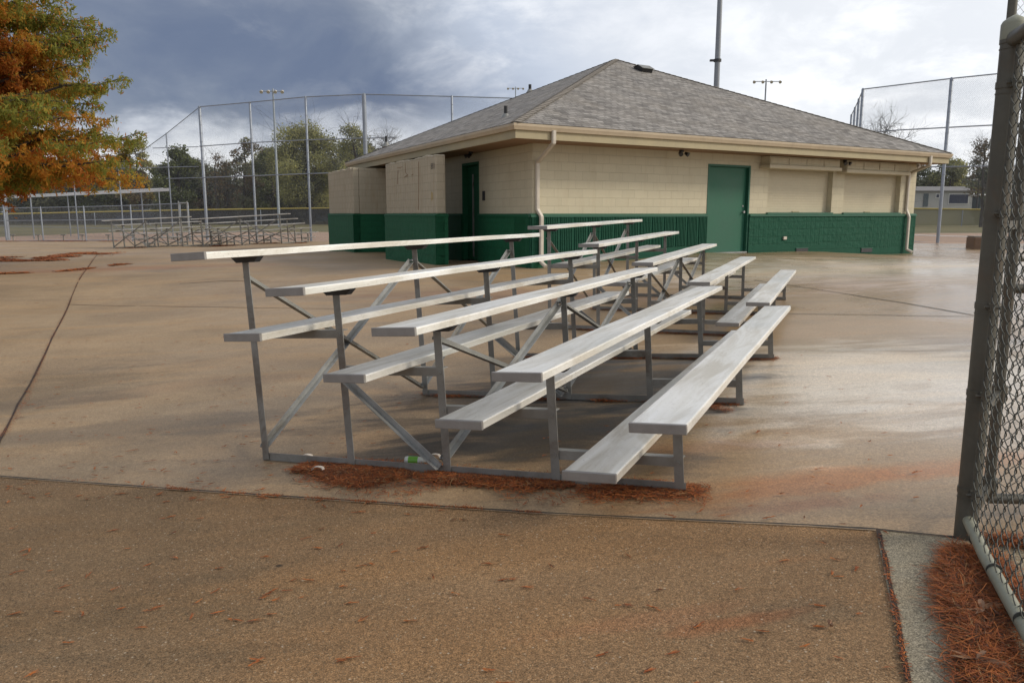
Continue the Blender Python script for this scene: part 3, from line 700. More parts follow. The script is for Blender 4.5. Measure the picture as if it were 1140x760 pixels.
# sill ledges
m=MB()
for s0,s1 in ((-.075,sd0),(sd1,LW+.075)):
    m.prism([(-.075,ZB-.075),(-.075,ZB-.03),(-.01,ZB+.004),(.06,ZB+.004),(.06,ZB-.075)],s0,s1,lambda y,z,d:(d,y,z))
for w in (w1,w2_): m.box((w[0]+.002,.05,ZB-.02),(w[1]-.002,.2,ZB+.035)); m.box((w[0]-.03,-.062,ZB-.02),(w[1]+.03,.051,ZB+.034))
part(m,'sill_ledge',MAT['greenflat'],FR)
m=MB()
for s0,s1 in ((dl1,.07),(-LV,dl0)):
    m.prism([(-.072,ZB-.072),(-.072,ZB-.03),(-.01,ZB+.002),(.05,ZB+.002),(.05,ZB-.072)],s0,s1,lambda y,z,d:(d,y,z))
part(m,'sill_ledge',MAT['greendark'],FL)
# door
zg=gz(FR,(sd0+sd1)/2)+.01
fd=MB(); fw=.055
fd.box((sd0,-.012,zg),(sd0+fw,.13,zdt)); fd.box((sd1-fw,-.012,zg),(sd1,.13,zdt)); fd.box((sd0+fw,-.012,zdt-fw),(sd1-fw,.13,zdt))
fo=part(fd,'door_frame',MAT['greenflat'],FR)
dd=MB(); dd.box((sd0+fw+.004,.085,zg+.012),(sd1-fw-.004,.125,zdt-fw-.004),bev=.003)
do=part(dd,'door',MAT['door'],FR)
hs=sd1-fw-.1; hz_=on(FR,822,236)[1]
k=MB(); k.tube([(hs,.085,hz_),(hs,.02,hz_)],.022,10); k.tube([(hs,.022,hz_),(hs,.014,hz_)],.034,12); k.build('door_knob',MAT['galvl'],do)
k=MB(); k.tube([(hs,.086,hz_+.16),(hs,.07,hz_+.16)],.026,10); k.build('deadbolt',MAT['galvl'],do)
k=MB()
for zz in (zg+.25,zg+1.1,zdt-.3): k.tube([(sd0+fw+.006,.08,zz-.05),(sd0+fw+.006,.08,zz+.05)],.009,6)
k.build('hinge',MAT['galv'],do)
k=MB(); k.box((sd0+fw,-.05,zg-.02),(sd1-fw,.13,zg+.012)); part(k,'threshold',MAT['galvl'],FR)
k=MB(); k.box((sd0,.14,zg-.1),(sd1,.2,zdt)); part(k,'door_backing',MAT['black'],FR)
# left door (recessed, darker, pull bar)
zg2=gz(FL,(dl0+dl1)/2)+.01
k=MB(); k.box((dl0,-.01,zg2),(dl0+.07,.15,zlt)); k.box((dl1-.07,-.01,zg2),(dl1,.15,zlt)); k.box((dl0+.07,-.01,zlt-.07),(dl1-.07,.15,zlt)); part(k,'door_frame',MAT['greendark'],FL)
k=MB(); k.box((dl0+.07,.13,zg2+.01),(dl1-.07,.17,zlt-.07)); dl=part(k,'door',MAT['greendark'],FL)
mid=dl0+(dl1-dl0)*.42
k=MB(); k.box((mid-.028,.10,zg2+.1),(mid+.028,.132,zlt-.3)); k.build('door_edge_plate',MAT['galv'],dl)
s_,z_=on(FL,539,218); k=MB(); k.box((s_-.07,-.03,z_-.12),(s_+.07,0,z_+.12),bev=.008); part(k,'switch_plate',MAT['black'],FL)
# serving windows: slatted roll shutters deep in their openings
for w in (w1,w2_):
    k=MB(); n=int((zwt-ZB)/.075)
    for i in range(n):
        z0=ZB+.036+i*.075; k.prism([(.165,z0),(.163,z0+.0375),(.165,z0+.0745),(.2,z0+.0735),(.2,z0)],w[0]+.001,w[1]-.001,lambda y,z,d:(d,y,z))
    k.box((w[0],.2,ZB),(w[1],.24,zwt)); so=part(k,'roll_shutter',MAT['shutter'],FR)
    k=MB(); k.box(((w[0]+w[1])/2-.15,.14,ZB+.038),((w[0]+w[1])/2+.15,.158,ZB+.075)); k.build('bottom_bar',MAT['fascia'],so)
# shutter housings under the eave
for (a,b,yt,yb,c0) in ((858,936,176,189,848.5),(944,1013,181,194,938)):
    dp=-.34
    s0=on(FR,a,185,dp)[0]; s1=on(FR,b,185,dp)[0]; zt=WT-.02; zb=on(FR,(a+b)/2,(yb),dp)[1]
    k=MB(); k.box((s0,dp+.03,zb+.10),(s1,-.002,zt)); 
    n=4
    for i in range(n):
        x0=s0+(s1-s0)*i/n+.02; x1=s0+(s1-s0)*(i+1)/n-.02; k.box((x0,dp+.012,zb+.125),(x1,dp+.031,zt-.03),bev=.006)
    bo=part(k,'shutter_housing',MAT['beige'],FR)
    k=MB(); k.box((s0-.05,dp-.02,zb),(s1+.05,-.003,zb+.10),bev=.01); k.build('housing_rail',MAT['shutter'],bo)
# little vents and a socket in the band
for a,b in ((887,900),(960,972)):
    s0=sR(a);s1=sR(b); z0=on(FR,(a+b)/2,280.5)[1]; z1=on(FR,(a+b)/2,276)[1]
    k=MB(); k.box((s0,-.066,z0),(s1,-.03,z1)); vo=part(k,'weep_vent',MAT['black'],FR)
    k=MB(); k.box((s0-.02,-.072,z1-.004),(s1+.02,-.05,z1+.014)); k.build('vent_frame',MAT['greenflat'],vo)
s0,z0=on(FR,871.5,265); k=MB(); k.box((s0-.07,-.095,z0-.045),(s0+.07,-.05,z0+.045),bev=.01); part(k,'socket_box',MAT['spout'],FR)
# soffit, fascia, gutter
C=[E0,E1,E3,E2]; ctr=(E0+E1+E2+E3)/4
def inset(d):
    out=[]
    for P,a,b in ((E0,u,v_),(E1,-u,v_),(E3,-u,-v_),(E2,u,-v_)): out.append(P+(a+b)*d)
    return out
def ring(mb,d0,d1,z0,z1):
    A=inset(d0);B=inset(d1)
    for i in range(4):
        j=(i+1)%4
        P=[A[i],A[j],B[j],B[i]]
        vs=[Vector((p.x,p.y,z0)) for p in P]+[Vector((p.x,p.y,z1)) for p in P]
        mb.add(vs,[(0,3,2,1),(4,5,6,7),(0,1,5,4),(1,2,6,5),(2,3,7,6),(3,0,4,7)])
rp=lambda mb,name,mat,par=None,sm=False: mb.build(name,mat,par or BL,IB if par is None else None,sm)
k=MB(); ring(k,.11,OV+.02,WT-.004,WT+.03); rp(k,'soffit',MAT['soffit'])
k=MB(); ring(k,.085,.13,WT-.012,ZE-.03); rp(k,'fascia',MAT['fascia'])
# gutter: K profile swept along each side
A_=inset(0.0)
k=MB(); prof=[(.083,-.125),(.035,-.125),(.02,-.085),(.004,-.05),(0,-.012),(0,0),(.012,0),(.012,-.03),(.083,-.03)]
for i in range(4):
    j=(i+1)%4; n=len(prof)
    vs=[]
    for c in (i,j):
        for d_,zz in prof: p=inset(d_)[c]; vs.append((p.x,p.y,ZE+zz))
    k.add(vs,[(a,(a+1)%n,(a+1)%n+n,a+n) for a in range(n)])
rp(k,'gutter',MAT['gutter'])
# roof
YC=(E1.y+E2.y)/2; AP=atY(685,66,YC); print('APEX',AP,'ctr',ctr)
def roofplane(a,b,c,name='roof_slope'):
    a=a.copy();b=b.copy()
    # subdivide slightly for uneven look; uv in metres
    n=24; ex_=(b-a).normalized(); nn=(b-a).cross(c-a).normalized(); ey_=nn.cross(ex_)
    me=bpy.data.meshes.new(name); vs=[];uvs=[];fs=[];idx={}
    for i in range(n+1):
        for j in range(n+1-i):
            p=a+(b-a)*(j/n)+(c-a)*(i/n); off=nn*(.008*mnoise.noise(p*.9)) if 0<i and 0<j<n-i else Vector()
            idx[i,j]=len(vs); vs.append(p+off); q=p-a; uvs.append((q.dot(ex_),q.dot(ey_)))
    for i in range(n):
        for j in range(n-i):
            fs.append((idx[i,j],idx[i,j+1],idx[i+1,j]))
            if j<n-i-1: fs.append((idx[i,j+1],idx[i+1,j+1],idx[i+1,j]))
    me.from_pydata(vs,[],fs); ul=me.uv_layers.new(name='UVMap')
    for lp in me.loops: ul.data[lp.index].uv=uvs[lp.vertex_index]
    me.materials.append(MAT['shingle']); o=bpy.data.objects.new(name,me); COL.objects.link(o); o.parent=BL; o.matrix_basis=IB; return o
up=Vector((0,0,.012)); RC=[p+up for p in inset(.012)]
rs=[roofplane(RC[0],RC[1],AP),roofplane(RC[1],RC[2],AP),roofplane(RC[2],RC[3],AP),roofplane(RC[3],RC[0],AP)]
k=MB()
for i in range(4):
    a=RC[i]; N=int((AP-a).length/.2)
    d=(AP-a).normalized(); sd=d.cross(Vector((0,0,1))).normalized(); nu=sd.cross(d)
    for q in range(N):
        p=a+d*(q*.2+.05); e=p+d*.24; w=.13
        lift=.020; 
        vs=[p-sd*w-nu*.028+nu*lift,p+nu*lift,p+sd*w-nu*.028+nu*lift,e-sd*w-nu*.042+nu*lift,e-nu*.012+nu*lift,e+sd*w-nu*.042+nu*lift]
        k.add(vs,[(0,1,4,3),(1,2,5,4),(0,3,5,2),(0,2,1)])
rp(k,'hip_cap',MAT['hip'])
# roof penetrations
def hitplane(px,py,a,b,c):
    n=(b-a).cross(c-a); d=ray(px,py); t=(a-CAM).dot(n)/d.dot(n); return CAM+d*t
for px,py0,py1,r_ in ((590,101.5,94.5,.055),(563,129.5,118.5,.045),(430,160,152,.05)):
    p=hitplane(px,py0,RC[3],RC[0],AP); D=(p-CAM).dot(FW); H=(py0-py1)*D/F
    k=MB(); k.tube([p-Vector((0,0,.1)),p+Vector((0,0,H))],r_,10); po=rp(k,'vent_pipe',MAT['black'],sm=True)
    k=MB(); k.tube([p-Vector((0,0,.12)),p+Vector((0,0,.06))],.11,12,radii=[.17,r_+.01]); k.build('flashing',MAT['galv'],po,smooth=True)
p=hitplane(716,79,RC[0],RC[1],AP); nn=((RC[1]-RC[0]).cross(AP-RC[0])).normalized(); ux=(RC[1]-RC[0]).normalized(); uy=nn.cross(ux)
Mv=Matrix.Translation(p)@Matrix((ux,uy,nn)).transposed().to_4x4()
k=MB(); k.prism([(-.2,0),(-.2,.13),(.05,.15),(.22,.02),(.22,0)],-.22,.22,lambda y,z,d:(d,y,z)); k.v=[tuple(Mv@Vector(q)) for q in k.v]; bo=rp(k,'box_vent',MAT['black'])
k=MB(); k.prism([(-.24,.131),(-.24,.145),(.06,.168),(.26,.03),(.26,.016),(.05,.152)],-.25,.25,lambda y,z,d:(d,y,z)); k.v=[tuple(Mv@Vector(q)) for q in k.v]; k.build('vent_hood',MAT['galv'],bo)
# downspouts
def pt_R(px,py,d): s,z=on(FR,px,py,d); return FR@Vector((s,d,z))
def spout(pts,w=.1,t_=.075,name='downspout'):
    k=MB(); hx=Vector((FR.col[0][0],FR.col[0][1],0)); 
    P=[Vector(p) for p in pts]; rings=[]
    for i,p in enumerate(P):
        d=((P[min(i+1,len(P)-1)]-p).normalized()+(p-P[max(i-1,0)]).normalized()); d.normalize()
        nrm=hx.cross(d).normalized()
        c=.018
        for a,b in ((-w/2+c,-t_/2),(w/2-c,-t_/2),(w/2,-t_/2+c),(w/2,t_/2-c),(w/2-c,t_/2),(-w/2+c,t_/2),(-w/2,t_/2-c),(-w/2,-t_/2+c)): rings.append(p+hx*a+nrm*b)
    n=8; k.v=[tuple(q) for q in rings]
    for i in range(len(P)-1):
        for a in range(n): k.f.append((i*n+a,i*n+(a+1)%n,(i+1)*n+(a+1)%n,(i+1)*n+a)); k.mi.append(0)
    k.f.append(tuple(range(n-1,-1,-1)));k.f.append(tuple((len(P)-1)*n+a for a in range(n)));k.mi+=[0,0]
    return rp(k,name,MAT['spout'])
de=-OV+.045
def curve(pts):
    out=[]
    for i,p in enumerate(pts):
        p=Vector(p)
        if 0<i<len(pts)-1:
            a=Vector(pts[i-1]);b=Vector(pts[i+1]); r_=min(.06,(p-a).length*.4,(b-p).length*.4); out+=[p+(a-p).normalized()*r_,p*.8+(p+(a-p).normalized()*r_)*.1+(p+(b-p).normalized()*r_)*.1,p+(b-p).normalized()*r_]
        else: out.append(p)
    return out
sw=on(FR,598.5,200,-.05)[0]; se=on(FR,616.5,150,de)[0]; gl=gz(FR,sw)
L2=lambda s,d,z: FR@Vector((s,d,z))
spout(curve([L2(se,de,ZE-.10),L2(se,de,ZE-.36),L2(sw,-.05,WT-.42),L2(sw,-.05,ZB+.10),L2(sw+.06,-.13,ZB-.06),L2(sw+.06,-.13,gl+.14),L2(sw+.10,-.26,gl+.05)]))
sw=on(FR,1011,210,-.05)[0]; se=on(FR,1036,178,de)[0]; gl=gz(FR,LW)
spout(curve([L2(se,de,ZE-.10),L2(se,de,ZE-.38),L2(sw,-.05,WT-.30),L2(sw,-.05,ZB+.12),L2(sw+.03,-.14,ZB-.10),L2(sw+.03,-.14,gl+.14),L2(sw+.12,-.28,gl+.06)]))
k=MB(); P=L2(LW-.1,-.6,WT-.02); 
# soffit lamps
def lamp(FM,px,py,d,mat='black',name='eave_lamp'):
    s,z=on(FM,px,py,d); p=FM@Vector((s,d,WT-.004)); k=MB(); k.tube([p,p-Vector((0,0,.05))],.06,10); lo=rp(k,name,MAT[mat])
    for sg in (-1,1):
        q=p-Vector((0,0,.07))+FM.to_3x3()@Vector((sg*.09,-.03,0)); k=MB(); k.tube([q,q+FM.to_3x3()@Vector((sg*.03,-.09,-.05))],.05,10,radii=[.03,.06]); k.build('lamp_head',MAT[mat],lo)
lamp(FR,759,161,-.35); lamp(FR,941,176,-.25); lamp(FR,1022,186,-.3,'white'); lamp(FL,524,163,-.3); lamp(FL,421,183,-.3)
# ---------------------------------------------------------------- block screen walls in front of the restroom doors
def screen(label,px,Y,length,thick,ztop,ret=0,marks=None):
    P=atY(px,238,Y); P.z=0; root=empty('screen_wall',(P.x,P.y,0)); tag(root,label,'wall'); I=root.matrix_basis.inverted(); FM=frame(P,-v_); B=I@FM
    zg=min(h(P.x,P.y),h(*(FM@Vector((-length,0,0))).xy))-.15
    def blk(y0,y1,x0,x1,n,zb,zt,mat,name,jag=0,grow=0):
        m=MB()
        steps=max(1,int(round(abs(x1-x0)/.2032))) if jag else 1
        for i in range(steps):
            xa=x0+(x1-x0)*i/steps; xb=x0+(x1-x0)*(i+1)/steps; dz=jag*mnoise.noise(Vector((xa*2.3+.4,Y,1))) 
            m.box((xa-grow,y0-grow,zb),(xb+grow,y1+grow,zt+dz),bev=.02 if jag else 0)
        return m.build(name,mat,root,B)
    blk(0,thick,-length,0,0,ZB,ztop,MAT['beige2'],'block_face',.05)
    m=MB(); m.box((-length-.04,-.04,zg),(.04,thick+.04,ZB-.06))
    m.prism([(-.06,ZB-.062),(-.06,ZB-.03),(-.0,ZB+.003),(thick,ZB+.003),(thick+.06,ZB-.03),(thick+.06,ZB-.062)],-length-.06,.06,lambda y,z,d:(d,y,z))
    m.build('green_base',MAT['greendark'],root,B)
    green_band(FM,-length-.04,.04,'rough','split_face',MAT['greendark'],.048,step=.08,root=root,basis=B,seed=3)
    if ret:
        m=MB(); m.box((-.2,thick,ZB),(0,ret,ztop-.01)); m.build('return_wall',MAT['beige2'],root,B)
        m=MB(); m.box((-.24,thick+.04,zg),(.04,ret-.05,ZB)); m.build('return_base',MAT['greendark'],root,B)
    return root,B
root1,B1=screen('nearer weathered beige block screen wall with green base, cracked and beside the dark side door',486,19.8,4.3,.25,CZ+1.44)
root2,B2=screen('farther L shaped beige block screen wall with green base at the left end of the building',394,26.3,3.6,.2,CZ+1.50,ret=1.45)
# cracks and stencil on the near screen
FM1=frame(Vector((atY(486,238,19.8).x,19.8,0)),-v_)
m=MB()
def crack(pts):
    q=[on(FM1,a,b,-.004) for a,b in pts]
    for (s0,z0),(s1,z1) in zip(q[:-1],q[1:]): m.bar((s0,-.002,z0),(s1,-.002,z1),.006,.018,(0,1,0))
crack([(451,181),(451.5,192),(454,195),(450.5,197)]); crack([(442,187),(448,186)]); crack([(443,190),(442.5,205)]); crack([(466,180),(466.2,205),(466,234)]); crack([(458,195),(460,194)])
m.build('crack',MAT['soffit'],root1,B1)
# stencil + ochre mark
cu=bpy.data.curves.new('stencil','FONT'); cu.body='881'; cu.size=.21; cu.extrude=.001
tmp=bpy.data.objects.new('stencil_tmp',cu); COL.objects.link(tmp); dg=bpy.context.evaluated_depsgraph_get(); me=bpy.data.meshes.new_from_object(tmp.evaluated_get(dg)); bpy.data.objects.remove(tmp)
me.materials.clear(); me.materials.append(MAT['fascia'] if False else simple('stencil_paint',(.13,.11,.09),.8)); o=bpy.data.objects.new('stencil_mark',me); COL.objects.link(o); o.parent=root1
s_,z_=on(FM1,479.5,188.5,-.004); o.matrix_basis=B1@Matrix.Translation((s_,-.003,z_))@Matrix.Rotation(R(90),4,'X')
m=MB(); s_,z_=on(FM1,481,218,-.004); m.box((s_-.06,-.004,z_-.12),(s_-.02,0,z_+.10)); m.box((s_+.02,-.004,z_-.10),(s_+.05,0,z_+.08)); m.build('ochre_smear',simple('ochre_paint',(.42,.31,.12),.8,var=.3,scale=20),root1,B1)
# ================================================================ fences
MAT['pipe']=simple('galvanised_pipe',(.30,.33,.38),.45,metal=.45,var=.15,scale=3)
MAT['yellow']=simple('yellow_fence_cap',(.42,.33,.08),.7,var=.1,bump=0)
def linkmat(name,c,pitch=.05,wire=.0042):
    t=NT(name); uv=t.n('ShaderNodeUVMap'); m=t.n('ShaderNodeMapping'); m.inputs['Rotation'].default_value=(0,0,R(45)); t.l(uv.outputs[0],m.inputs[0]); sx=t.n('ShaderNodeSeparateXYZ'); t.l(m.outputs[0],sx.inputs[0])
    def ln(o): return t.math('LESS_THAN',t.math('FRACT',t.math('DIVIDE',o,pitch)),wire/pitch)
    a=t.math('MAXIMUM',ln(sx.outputs[0]),ln(sx.outputs[1])); t.col(c); t.rough(.5); t.metal(.4)
    tr=t.n('ShaderNodeBsdfTransparent'); mx=t.n('ShaderNodeMixShader'); t.l(a,mx.inputs[0]); t.l(tr.outputs[0],mx.inputs[1]); t.l(t.b.outputs[0],mx.inputs[2]); t.l(mx.outputs[0],t.out.inputs[0]); return t.m
MAT['link']=linkmat('chain_link_wire',(.26,.28,.31))
t=NT('dark_windscreen'); tr=t.n('ShaderNodeBsdfTransparent'); mx=t.n('ShaderNodeMixShader'); mx.inputs[0].default_value=.78; t.col((.045,.045,.045)); t.rough(.9); t.l(tr.outputs[0],mx.inputs[1]); t.l(t.b.outputs[0],mx.inputs[2]); t.l(mx.outputs[0],t.out.inputs[0]); MAT['screen']=t.m
t=NT('green_windscreen'); tr=t.n('ShaderNodeBsdfTransparent'); mx=t.n('ShaderNodeMixShader'); mx.inputs[0].default_value=.9; t.col((.24,.23,.14)); t.rough(.9); t.l(tr.outputs[0],mx.inputs[1]); t.l(t.b.outputs[0],mx.inputs[2]); t.l(mx.outputs[0],t.out.inputs[0]); MAT['screeng']=t.m
def quad_uv(name,quads,mat,parent):
    """quads: list of (p0,p1,ztop0,ztop1) vertical panels with metre uvs"""
    me=bpy.data.meshes.new(name); vs=[];fs=[];uv=[]; run=0
    for a,b,ta,tb in quads:
        L=math.hypot(b.x-a.x,b.y-a.y); k=len(vs); vs+=[tuple(a),tuple(b),(b.x,b.y,tb),(a.x,a.y,ta)]; fs.append((k,k+1,k+2,k+3)); uv+=[(run,a.z),(run+L,b.z),(run+L,tb),(run,ta)]; run+=L
    me.from_pydata(vs,[],fs); ul=me.uv_layers.new(name='UVMap')
    for lp in me.loops: ul.data[lp.index].uv=uv[lp.vertex_index]
    me.materials.append(mat); o=bpy.data.objects.new(name,me); COL.objects.link(o); o.parent=parent; o.matrix_basis=parent.matrix_basis.inverted(); return o
def pipe_fence(name,label,nodes,rails,cat='fence',r=.04,rr=.021,posts=None,mesh='link',bottom=.02,group=None,mat='pipe'):
    """nodes: (px,Y,py_top) ; rails: list of [(px,py)...] interpolated on the same line"""
    B=[]; T=[]
    for px,Y,pt_ in nodes:
        t_=atY(px,pt_,Y); z=h(t_.x,t_.y); B.append(Vector((t_.x,t_.y,z))); T.append(t_.z)
    root=empty(name,B[0]); tag(root,label,cat,group); I=root.matrix_basis.inverted()
    for i,(b,t_) in enumerate(zip(B,T)):
        if posts and not posts[i]: continue
        rad=r[i] if isinstance(r,(list,tuple)) else r
        m=MB(); m.tube([b-Vector((0,0,.1)),Vector((b.x,b.y,t_)),Vector((b.x,b.y,t_+.05))],rad,10,radii=[rad,rad,rad*.5]); p=m.build('post',MAT[mat],root,I,smooth=True)
        if t_>3:
            m=MB()
            for zz in np.arange(b.z+.3,t_,.45): m.tube([Vector((b.x,b.y,zz)),Vector((b.x,b.y,zz+.03))],rad+.006,10)
            m.build('tie_band',MAT[mat],p)
            p_=kids(p)[-1]; p_.matrix_basis=Matrix()
    def Yof(px):
        for (a,Ya,_),(b,Yb,_) in zip(nodes[:-1],nodes[1:]):
            if min(a,b)<=px<=max(a,b):
                A=xat(a,Ya);Bx=xat(b,Yb); k=(px-570)/F
                # intersection of the view plane with the fence line
                d0=A-k*(Ya*1.0); 
                f_lo,f_hi=0,1
                for _ in range(30):
                    f=(f_lo+f_hi)/2; X=A+(Bx-A)*f; Yv=Ya+(Yb-Ya)*f; q=pxof(Vector((X,Yv,CZ)))[0]
                    if (q<px)==(b>a): f_lo=f
                    else: f_hi=f
                return Yv
        return nodes[0][1] if abs(px-nodes[0][0])<abs(px-nodes[-1][0]) else nodes[-1][1]
    # top rail
    m=MB(); m.tube([Vector((b.x,b.y,t_)) for b,t_ in zip(B,T)],rr,8); m.build('rail',MAT[mat],root,I,smooth=True)
    for rl in rails:
        P=[]
        for px,py in rl: P.append(atY(px,py,Yof(px)))
        m=MB(); m.tube(P,rr,8); m.build('rail',MAT[mat],root,I,smooth=True)
    if mesh: quad_uv('fence_mesh',[(a+Vector((0,0,bottom)),b+Vector((0,0,bottom)),ta,tb) for a,b,ta,tb in zip(B[:-1],B[1:],T[:-1],T[1:])],MAT[mesh],root)
    return root,B,T
pipe_fence('backstop_fence','tall galvanised backstop fence of five high posts behind the left bleachers',
  [(222,44,119),(278,42.3,114),(340,40.3,108),(405,39.4,105),(503,40,107.5),(590,41,110)],
  [[(222,163),(278,159),(340,156),(405,154),(440,153)],[(222,198),(278,196),(340,193.6),(405,191.5)]],r=[.078,.056,.056,.10,.056,.055],rr=.026)
pipe_fence('wing_fence','chain link wing fence whose top rail climbs from left up to the tall backstop',
  [(222,44.02,119.3),(185,44.3,149),(132,44.8,187),(81,45,189),(31,45.3,191),(-30,45.6,193)],
  [[(221,163.5),(170,165)],[(221,185.5),(185,186.3),(132,187.6)],[(221,198),(185,199)]],r=.034,posts=[0,1,1,1,1,1])
pipe_fence('dugout_fence','low chain link fence along the left dugout with three rails',
  [(-25,42.2,232),(4,42,231.6),(45,42,231.2),(93,42,230.3),(145,42,228.8),(200,42,226.6),(209,42,226.3)],
  [[(-25,246),(93,245),(145,244),(209,242)],[(-25,268.5),(45,267.8),(131,267.4)]],r=.035)
# gate frame in it
root=empty('field_gate',atY(198,250,41.8)); tag(root,'narrow pale pipe gate frame standing in the low dugout fence','gate'); I=root.matrix_basis.inverted()
for px in (198.5,208): 
    m=MB(); t_=atY(px,224,41.8); m.tube([Vector((t_.x,t_.y,h(t_.x,t_.y)-.05)),t_],.035,8); m.build('post',MAT['galvl'],root,I,smooth=True)
m=MB(); m.tube([atY(198.5,226,41.8),atY(208,226,41.8)],.03,8); m.build('rail',MAT['galvl'],root,I)
# dugout
MAT['whiteroof']=simple('white_metal_roof',(.88,.88,.87),.4,var=.05,bump=.05)
root=empty('dugout_roof',atY(103,250,50)); tag(root,'long white metal dugout roof on slim posts behind the low fence','dugout'); I=root.matrix_basis.inverted()
P1=atY(160,214.2,46); P2=atY(188.5,212.8,45.2); P0=atY(-50,223.5,62); P3=P2+(P0-P1); 
m=MB(); th=Vector((0,0,.17)); a=[P0,P1,P2,P3]; m.add([p for p in a]+[p+th for p in a],[(0,3,2,1),(4,5,6,7),(0,1,5,4),(1,2,6,5),(2,3,7,6),(3,0,4,7)]); 
d=(P1-P0).normalized()
L_=(P1-P0).length
for i in range(int(L_/.3)): q=P0+d*(i*.3); m.tube([q+th,q+th+(P2-P1)*.98],.022,5)
m.build('roof_panel',MAT['whiteroof'],root,I)
for f,o2 in ((.985,0),(.66,0),(.05,0),(.97,1)):
    q=P0.lerp(P1,f)+((P2-P1)*.9 if o2 else (P2-P1)*.05); m=MB(); m.tube([Vector((q.x,q.y,h(q.x,q.y)-.1)),q],.035,8); m.build('post',MAT['pipe'],root,I,smooth=True)
m=MB(); q0=P0.lerp(P1,.02)+(P2-P1)*.6; q1=P0.lerp(P1,.95)+(P2-P1)*.6; m.box((0,0,0),(1,.3,.04)); m.v=[tuple(q0+(q1-q0)*v[0]+Vector((0,v[1],0))+Vector((0,0,v[2]-q0.z-(q1.z-q0.z)*v[0]+h(q0.x,q0.y)+.45))) for v in m.v]; m.build('bench',MAT['galvl'],root,I)
for i,px in enumerate((15,43,71,92,121)):
    p=gp(px,268.5); m=MB(); m.tube([p-Vector((0,0,.05)),p+Vector((0,0,.30))],.03,8); m.box((p.x-.13,p.y-.05,p.z+.29),(p.x+.13,p.y+.05,p.z+.35),bev=.01)
    o=m.build('bench_support',MAT['galv']); tag(o,'bare T shaped bench support in front of the low dugout fence','bench support','bare bench supports by the dugout fence')
# bluish square post at far left
p=atY(3.5,212,43.5); m=MB(); m.tube([Vector((p.x,p.y,h(p.x,p.y)-.1)),p],.12,12); o=m.build('utility_post',MAT['pipe'],None,None,smooth=True); tag(o,'thick bluish grey post at the far left end of the low fence','post')
# right backstop
bs,B_,T_=pipe_fence('backstop_fence','tall galvanised backstop fence right of the building, running back behind its roof corner',
  [(948,56,128),(952,50.5,120),(956.3,45.5,110.5),(960.8,40.5,99.5),(1059.5,36,87.5),(1172,33.5,76)],
  [[(960.8,148),(1000,145),(1059.5,141.8),(1172,136)],[(960.8,187),(1059.5,185.6),(1172,184.5)],[(1000,268),(1046,271),(1172,277)]],r=.072,rr=.028)
# outfield fences with yellow caps
def outfield(label,nodes,scr,hgt):
    root,B,T=pipe_fence('outfield_fence',label,nodes,[],r=.05,rr=.02,mesh=scr)
    I=root.matrix_basis.inverted(); m=MB(); m.tube([Vector((b.x,b.y,t_+.02)) for b,t_ in zip(B,T)],.085,8); m.build('fence_cap',MAT['yellow'],root,I,smooth=True)
outfield('long dark screened outfield fence with a yellow cap far behind the left field',[(-60,92,240),(8,94,238.4),(105,96,236.2),(200,98,234.2),(290,99,232.8),(370,99,231.8),(430,98,231.2)],'screen',1)
outfield('green screened outfield fence with a yellow cap below the white mobile home',[(960,88,231.8),(1015,88,232.4),(1072,88,233.2),(1130,87,234),(1200,86,235)],'screeng',1)
# light poles
MAT['pole']=simple('galvanised_pole',(.36,.40,.44),.5,metal=.3,var=.06)
MAT['poled']=simple('dark_pole',(.27,.29,.32),.5,metal=.3,var=.06)
def lightpole(label,px,pyt,Y,nl,span,r0=.16,mat='pole',double=False):
    t_=atY(px,pyt,Y); z=h(t_.x,t_.y); root=empty('light_pole',(t_.x,t_.y,z)); tag(root,label,'light pole','ball field light poles'); H=t_.z-z
    m=MB(); m.tube([(0,0,-.1),(0,0,H)],r0,12,radii=[r0,r0*.55]); m.build('pole',MAT[mat],root,smooth=True)
    m=MB(); m.tube([(-span/2,0,H-.25),(span/2,0,H-.25)],.05,6); 
    if double: m.tube([(-span/2.4,0,H-1.3),(span/2.4,0,H-1.3)],.05,6)
    m.build('crossarm',MAT[mat],root)
    for i in range(nl):
        x=-span/2+span*i/(nl-1); m=MB(); m.tube([(x,-.05,H-.25),(x,-.35,H-.30),(x,-.50,H-.42)],.2,10,radii=[.07,.13,.19]); m.build('floodlight',MAT['spout'],root,smooth=True)
    return root
lightpole('tall grey field light pole with four floodlights above the left trees',303.8,99,86,4,2.2)
lightpole('field light pole whose four floodlights peek over the right roof slope',853,88.5,98,4,3.1,.15,'poled')
lightpole('farthest field light pole, only its head showing above the left roof slope',574,96.8,140,4,2.6,.15,'pole')
lp=lightpole('thick near steel light pole rising out of the top of the picture behind the roof',807.5,-150,46,5,4.5,.20,'poled',True)
p0_=atY(805,69,46); m=MB(); zz=p0_.z-h(p0_.x,p0_.y)
m.tube([(0,0,zz),(0,0,zz+.14)],.22,12); m.box((-.42,-.1,zz+.02),(-.1,.1,zz+.12)); m.build('clamp_band',MAT['bracket'],lp)
# small yard lamp at right
t_=atY(1088.5,199.5,112); root=empty('yard_lamp',(t_.x,t_.y,h(t_.x,t_.y))); tag(root,'small dark yard lamp beside the right end of the mobile home','lamp post'); H=t_.z-root.location.z
m=MB(); m.tube([(.2,0,0),(.2,0,H)],.12,8,radii=[.14,.1]); m.build('pole',MAT['black'],root); m=MB(); m.tube([(.2,0,H-.1),(-.35,0,H+.05)],.05,6); m.build('arm',MAT['galv'],root); m=MB(); m.tube([(-.35,0,H+.08),(-.35,0,H-.18)],.3,10,radii=[.15,.34]); m.build('lamp_head',MAT['white'],root)
